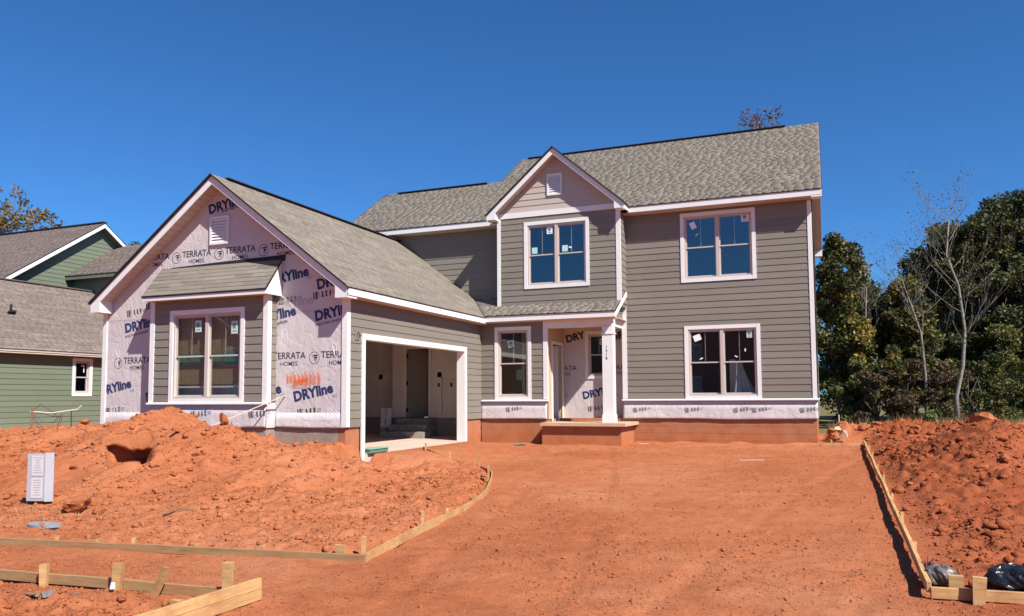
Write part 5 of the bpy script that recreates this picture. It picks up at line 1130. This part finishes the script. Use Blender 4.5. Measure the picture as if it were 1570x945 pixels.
shingles('nb2', r2, (0, YN0, ZN0 + .002), (1, 0, 0), (0, YNR - YN0, ZN2 - ZN0), lambda v: -40, lambda v: XNO, math.hypot(YNR - YN0, ZN2 - ZN0), 'shingle_nb')
mb = MB(); mb.beam((-40, YNR, ZN2 + .02), (XNO, YNR, ZN2 + .02), .2, .04); build('ridge_cap', mb, 'dark', r2)
for y0 in (YN0, YN1):
    mb = MB(); mb.prism([(XNO, y0, ZN0 - .02), (XNO, YNR, ZN2 - .02), (XNO, YNR, ZN2 - .20), (XNO, y0, ZN0 - .20)], (-.03, 0, 0)); build('rake_board', mb, 'trim', NB)
    mb = MB(); mb.prism([(XNG, y0, ZN0 - .15), (XNG, YNR, ZN2 - .15), (XNG, YNR, ZN2 - .17), (XNG, y0, ZN0 - .17)], (.32, 0, 0)); build('soffit', mb, 'siding_green', NB)
# rear wing roof
YR0, ZR0, YR1, ZR1 = -.42, 4.88, 1.95, 6.42
r3 = nroof([(XNG, YR0, ZR0), (-20.6, YR0, ZR0), (-20.6, YR1, ZR1), (XNG, YR1, ZR1)]); nroof([(XNG, YR1, ZR1), (-20.6, YR1, ZR1), (-20.6, 4.4, ZR0), (XNG, 4.4, ZR0)])
shingles('nb3', r3, (0, YR0, ZR0 + .002), (1, 0, 0), (0, YR1 - YR0, ZR1 - ZR0), lambda v: XNG + .01, lambda v: -20.6, math.hypot(YR1 - YR0, ZR1 - ZR0), 'shingle_nb')
mb = MB(); mb.box((XNG + .01, YR0 - .02, ZR0 - .18), (-20.6, YR0, ZR0 - .02)); build('fascia', mb, 'siding_green', NB)
mb = MB(); mb.box((XNG + .01, YR0 + .3, -.8), (-20.9, YR0 + .42, ZR0 - .1)); build('wall', mb, 'siding_green', NB)

# ================================================================== house across the street (seen in the window panes)
def across(ox, oy, wallm, label):
    AC = root('opposite_house', label, 'house', (ox - 7, oy, -1.5), 'houses across the street'); fA = Frame((ox, oy, 0), (1, 0, 0), (0, 1, 0))
    wins = [(-12, -10.2, .1, 2.0), (-3.5, -1.7, .1, 2.0), (-12, -10.2, 3.2, 5.0), (-3.5, -1.7, 3.2, 5.0)]
    def B(a, b): return ((a[0] + ox, a[1] + oy, a[2]), (b[0] + ox, b[1] + oy, b[2]))
    mb = MB(); core(mb, fA, -14, 0, -1.5, 5.4, [inner(w) for w in wins], -.12, 0); build('wall', mb, wallm, AC)
    build('gable_wall', MB().prism([(ox - 14, oy, 5.4), (ox, oy, 5.4), (ox - 7, oy, 9.6)], (0, -.12, 0)), wallm, AC)
    for a, b in (((-14, -8, -1.5), (-13.9, -.12, 5.4)), ((-.1, -8, -1.5), (0, -.12, 5.4)), ((-14, -8.1, -1.5), (0, -8, 5.4))): build('wall', MB().box(*B(a, b)), wallm, AC)
    for w in wins: window(AC, fA, *w)
    for sg in (-1, 1):
        e = ox - 7 + sg * 7.4; build('roof', MB().prism([(e, oy + .4, 5.25), (ox - 7, oy + .4, 9.75), (ox - 7, oy - 9, 9.75), (e, oy - 9, 5.25)], (0, 0, -.08)), 'dark', AC)
        build('rake_board', MB().prism([(e, oy + .45, 5.2), (ox - 7, oy + .45, 9.7), (ox - 7, oy + .45, 9.45), (e, oy + .45, 4.95)], (0, .04, 0)), 'trim', AC)
    build('front_door', MB().box(*B((-7.6, .02, -1.2), (-6.5, .07, 1.0))), 'door', AC)
across(0, -52, 'siding', 'taupe gabled house across the street reflected in the large windows')
across(-17, -54, 'siding_green', 'green gabled house across the street reflected in the porch window')
across(-49, -53, 'siding_beige', 'beige gabled house across the street reflected in the bay window')

# ================================================================== trees
def limb(mb, p, d, L, r, depth, rr, tips, spread=.6, up=.12, shrink=.68, segs=4, kids=(2, 3)):
    pts = [p.copy()]; rad = [r]; q = p.copy(); dd = d.copy()
    for i in range(segs):
        dd = (dd + Vector((rr.uniform(-.16, .16), rr.uniform(-.16, .16), rr.uniform(-.05, .12) + up * .3))).normalized(); q = q + dd * (L / segs); pts.append(q.copy()); rad.append(r * (1 - .45 * (i + 1) / segs))
    mb.tube(pts, rad, 6 if r > .03 else 4)
    if depth == 0: tips.append(q); return
    for k in range(rr.randint(*kids)):
        j = rr.randint(max(1, segs // 2), segs); nd = (dd + Vector((rr.uniform(-1, 1), rr.uniform(-1, 1), rr.uniform(-.3, .7))) * spread + Vector((0, 0, up))).normalized()
        limb(mb, pts[j], nd, L * shrink * rr.uniform(.75, 1.15), rad[j] * .68, depth - 1, rr, tips, spread, up, shrink, segs, kids)
    tips.append(q)
def leaves(name, parent, centers, n, rad, size, mat, seed, squash=.8, flat=.3):
    g = np.random.default_rng(seed); C = np.array([tuple(c) for c in centers]); m_ = len(C); per = max(1, n // m_); idx = np.repeat(np.arange(m_), per); N = len(idx)
    d = g.normal(size=(N, 3)); d /= np.linalg.norm(d, axis=1)[:, None]; rr = g.random(N) ** .45; sc = rad * g.uniform(.6, 1.25, m_)[idx]
    P = C[idx] + d * (rr * sc)[:, None] * np.array([1, 1, squash]); a = g.normal(size=(N, 3)); a /= np.linalg.norm(a, axis=1)[:, None]; b = np.cross(a, g.normal(size=(N, 3))); b /= np.linalg.norm(b, axis=1)[:, None]
    s = size * g.uniform(.55, 1.3, N)[:, None]; a = a * s; b = b * s * .55
    V = np.stack([P - a, P + b * .9, P + a, P - b * .9], 1).reshape(-1, 3); F = np.arange(N * 4).reshape(-1, 4)
    tn = np.clip(.5 + .28 * g.normal(size=m_)[idx] + .18 * g.normal(size=N), 0, 1)
    return fast_mesh(name, V, F, mat, parent, tn, wpos(parent))
def tree(x, y, h, crown, n, mat, label, seed, name='oak_tree', r=.16, leaf=.13, crad=.75, fill=60, group=None, bark='bark', gap=0.0):
    """crown: list of (dx, dy, z, rx, ry, rz) ellipsoids holding leaf clumps"""
    rr = random.Random(seed); z0 = hz1(x, y) - .1; t = root(name, label, 'tree', (x, y, z0), group); mb = MB(); tips = []
    limb(mb, Vector((x, y, z0)), Vector((rr.uniform(-.05, .05), rr.uniform(-.05, .05), 1)).normalized(), h * .5, r, 3, rr, tips, .75, .25, .62, 5)
    g = np.random.default_rng(seed); cs = []
    for (dx, dy, z, rx, ry, rz) in crown:
        k = max(3, int(fill * rx * rz / 6)); d = g.normal(size=(k, 3)); d /= np.linalg.norm(d, axis=1)[:, None]; q = g.random(k) ** .4
        cs += [tuple(v) for v in np.array([x + dx, y + dy, z]) + d * q[:, None] * np.array([rx, ry, rz])]
    for c in cs[::3]:
        c = Vector(c); b = Vector((x, y, max(z0 + h * .25, c.z - 1.6 - rr.random()))); mid = (b + c) / 2 + Vector((rr.uniform(-.3, .3), rr.uniform(-.3, .3), -.2)); mb.tube([b, mid, c], [.035, .022, .006], 4)
    build('trunk', mb, bark, t, True, False); leaves('crown', t, cs, n, crad, leaf, mat, seed); return t
WG = 'trees of the wood behind the lot'
def T(x, y, h, cr, n, mat, label, seed, **k): return tree(x, y, h, cr, int(n * 1.7), mat, label, seed, group=WG, leaf=.115, crad=.62, fill=95, **k)
T(1.0, 20, 6.5, [(.1, 0, 5.4, 1.0, 1.2, 2.4), (-.2, 0, 7.2, .55, .7, .7), (.4, 0, 2.0, 1.5, 1.4, 2.0)], 14000, 'leaf_mix', 'brown-green oak rising just beside the house corner', 31)
T(2.6, 22, 6.0, [(0, 0, 4.0, 1.4, 1.3, 1.7), (.3, 0, 1.4, 1.8, 1.4, 1.6), (-.6, 0, 5.3, .7, .8, .6)], 14000, 'leaf_dark', 'low dark tree between the house corner and the bare trees', 32)
T(4.0, 20.5, 6.0, [(0, 0, 3.0, 1.4, 1.2, 1.9), (-.4, -.5, .8, 1.7, 1.3, 1.2), (.2, 0, 4.8, .8, .8, .7)], 13000, 'leaf_mix', 'golden-tinged tree behind the thin pale trunk', 33)
T(6.0, 26, 9, [(0, 0, 6.0, 1.5, 1.6, 1.9), (.2, 0, 8.0, 1.1, 1.2, 1.1), (-.8, 0, 7.0, .9, 1.0, .9), (0, 0, 2.6, 2.0, 1.8, 2.2)], 17000, 'leaf_dark', 'tall dark tree with a rounded top behind the bare trees', 34, r=.2)
T(8.0, 25, 9.5, [(0, 0, 6.6, 1.7, 1.8, 2.2), (.2, 0, 8.9, 1.3, 1.4, 1.0), (-1.0, 0, 8.2, .9, 1.0, .9), (0, 0, 2.6, 2.1, 1.9, 2.3)], 19000, 'leaf_dark', 'broad dark oak with a clumped crown in the wood', 35, r=.24)
T(10.2, 25.5, 10.5, [(0, 0, 7.0, 1.8, 1.8, 2.6), (-.2, 0, 9.7, 1.4, 1.5, 1.1), (0, 0, 2.8, 2.2, 2, 2.3)], 17000, 'leaf_dark', 'tallest dark oak at the end of the wood', 36, r=.26)
T(13.2, 26, 10, [(0, 0, 7.0, 2.2, 2.0, 3.0), (0, 0, 2.8, 2.4, 2.0, 2.2)], 10000, 'leaf_mix', 'mixed green tree beyond the tallest oak', 44, r=.22)
for i, (x, lab) in enumerate(((-1.5, 'hidden by the house'), (1.4, 'by the house corner'), (4.2, 'behind the golden tree'), (7.0, 'behind the rounded tree'), (9.8, 'behind the broad oak'), (12.8, 'behind the tallest oak'))):
    T(x, 32 + (i % 2), 7, [(0, 0, 3.6, 2.0, 1.2, 2.6 + .35 * i), (0, 0, .6, 2.2, 1.4, 1.6)], 9000, 'leaf_dark', 'dark tree at the back of the wood ' + lab, 37 + i)
for i, (x, y, h, rx, mt, lab) in enumerate(((1.0, 15, 1.5, .8, 'leaf_dark', 'dark shrub at the wood edge beside the house corner'), (2.2, 14.5, 1.7, .9, 'leaf_brown', 'brown leafless-looking thicket left of the bare trunks'), (3.5, 14, 1.8, .9, 'leaf_brown', 'russet thicket between the two pale bare trunks'), (3.0, 16.5, 2.2, 1.1, 'leaf_mix', 'yellow-green shrub behind the brown thicket'), (4.7, 14.6, 1.9, .9, 'leaf_brown', 'dusky thicket around the crooked bare trunk'), (5.9, 15, 2.0, 1.1, 'leaf_dark', 'dark shrub right of the crooked bare trunk'), (7.3, 16, 2.1, 1.3, 'leaf_dark', 'dark shrub below the broad oak'), (8.9, 15.5, 1.8, 1.2, 'leaf_dark', 'dark shrub at the end of the wood edge'), (1.8, 17.5, 2.0, 1.0, 'leaf_dark', 'dark shrub behind the brown thicket'), (10.5, 17, 1.9, 1.4, 'leaf_dark', 'dark shrub beyond the wood edge'))):
    tree(x, y, h * 1.2, [(0, 0, -1.2 + h * .75, rx, .8, h * .75), (.2, 0, -1.0, rx * 1.15, .8, .6)], 6500, mt, lab, 60 + i, 'shrub', .05, .075, .34, 70, 'shrubs of the wood edge')
tree(4.05, 11.6, .9, [(0, 0, -.95, .85, .5, .42)], 3000, 'leaf_green', 'bright green bush at the foot of the woods', 80, 'bush', .03, .06, .24, 70)
# pale bare trees
def bare(x, y, pts, r, label, seed, twigs=26, leafn=500):
    rr = random.Random(seed); z0 = hz1(x, y) - .1; t = root('bare_tree', label, 'tree', (x, y, z0), 'pale bare trees'); mb = MB(); P = [Vector(p) for p in pts]; tips = []
    mb.tube(P, [r * (1 - .75 * i / (len(P) - 1)) for i in range(len(P))], 8)
    for i in range(twigs):
        k = rr.uniform(.42, 1.0) * (len(P) - 1); j = min(int(k), len(P) - 2); b = P[j].lerp(P[j + 1], k - j)
        limb(mb, b, Vector((rr.uniform(-1, 1), rr.uniform(-.6, .6), rr.uniform(.3, 1.2))).normalized(), rr.uniform(.9, 2.0) * (1.15 - .5 * k / len(P)), r * .15, 3, rr, tips, .55, .15, .7, 4)
    build('trunk', mb, 'bark_pale', t, True, False)
    if leafn: leaves('crown', t, tips, leafn, .16, .04, 'leaf_brown', seed)
    return t
bare(4.95, 13, [(5.0, 13, -1.4), (4.98, 13, 0.0), (5.25, 13, 1.2), (5.38, 13, 2.6), (5.22, 13, 4.4), (4.85, 13, 5.6), (5.0, 13, 7.0)],   .095, 'pale bare tree with a crooked forking trunk at the wood edge', 71)
bare(3.9, 14, [(4.0, 14, -1.4), (4.05, 14, .8), (3.95, 14, 2.6), (3.6, 14, 3.9), (3.2, 14, 5.3)], .07, 'thin pale bare tree leaning left of the crooked one', 72, 20)
bare(1.9, 20, [(1.9, 20, -1.4), (2.0, 20, 2.0), (2.2, 20, 4.0), (2.3, 20, 5.4)], .08, 'slim grey bare tree between the house and the golden tree', 73, 16, 300)
# tree tops beyond roofs
def top(x, y, h, cr, n, mat, label, seed, rad=.55, leaf=.12, fill=55):
    return tree(x, y, h, cr, n, mat, label, seed, 'distant_tree', .2, leaf, rad, fill)
top(-2.39, 16, 8, [(-.25, 0, 12.7, 1.0, 1.0, .8), (.5, 0, 12.9, .7, .8, .75), (0, 0, 11.4, 1.2, 1, 1)], 1500, 'leaf_rust', 'thin russet treetop showing above the house ridge', 91, .36, .07, 190)
top(-43, 9, 10, [(-1.6, 0, 11.0, 2.2, 2.0, 1.5), (1.6, 0, 10.2, 1.3, 1.5, .7), (-2, 0, 9.0, 3.4, 2, 1.4), (3.4, 0, 9.7, .8, 1.0, .5)], 5200, 'leaf_gold', 'golden autumn treetop above the green house roof', 92, .5, .11, 60)
top(-39.4, 14, 8, [(0, 0, 9.2, 1.2, 1.2, .8)], 1300, 'leaf_mix', 'small treetop between the green house and the pink gable', 93, .36, .08, 70)
# dry grass at the wood edge
def grass(n, xr, yr, hmin, hmax, label):
    x = RNG.uniform(*xr, n); y = RNG.uniform(*yr, n); z = H(x, y); h = RNG.uniform(hmin, hmax, n); a = RNG.uniform(0, 6.28, n); lean = RNG.normal(0, .35, (n, 2)) * h[:, None]; w = .008
    V = np.stack([np.stack([x - w * np.cos(a), y - w * np.sin(a), z - .02], -1), np.stack([x + w * np.cos(a), y + w * np.sin(a), z - .02], -1), np.stack([x + lean[:, 0], y + lean[:, 1], z + h], -1)], 1).reshape(-1, 3)
    o = fast_mesh('dry_grass', V, np.arange(n * 3).reshape(-1, 3), 'dead_grass'); o['kind'] = 'stuff'; o['label'] = label
grass(9000, (4.2, 14), (5.5, 14), .15, .55, 'dry yellow grass along the edge of the wood')
grass(1500, (.3, 4.5), (4.5, 9), .1, .4, 'thin dry grass on the bank before the wood')
grass(90, (-10.6, -8.8), (-14.9, -13.9), .03, .10, 'sparse dry tufts beside the permit board')
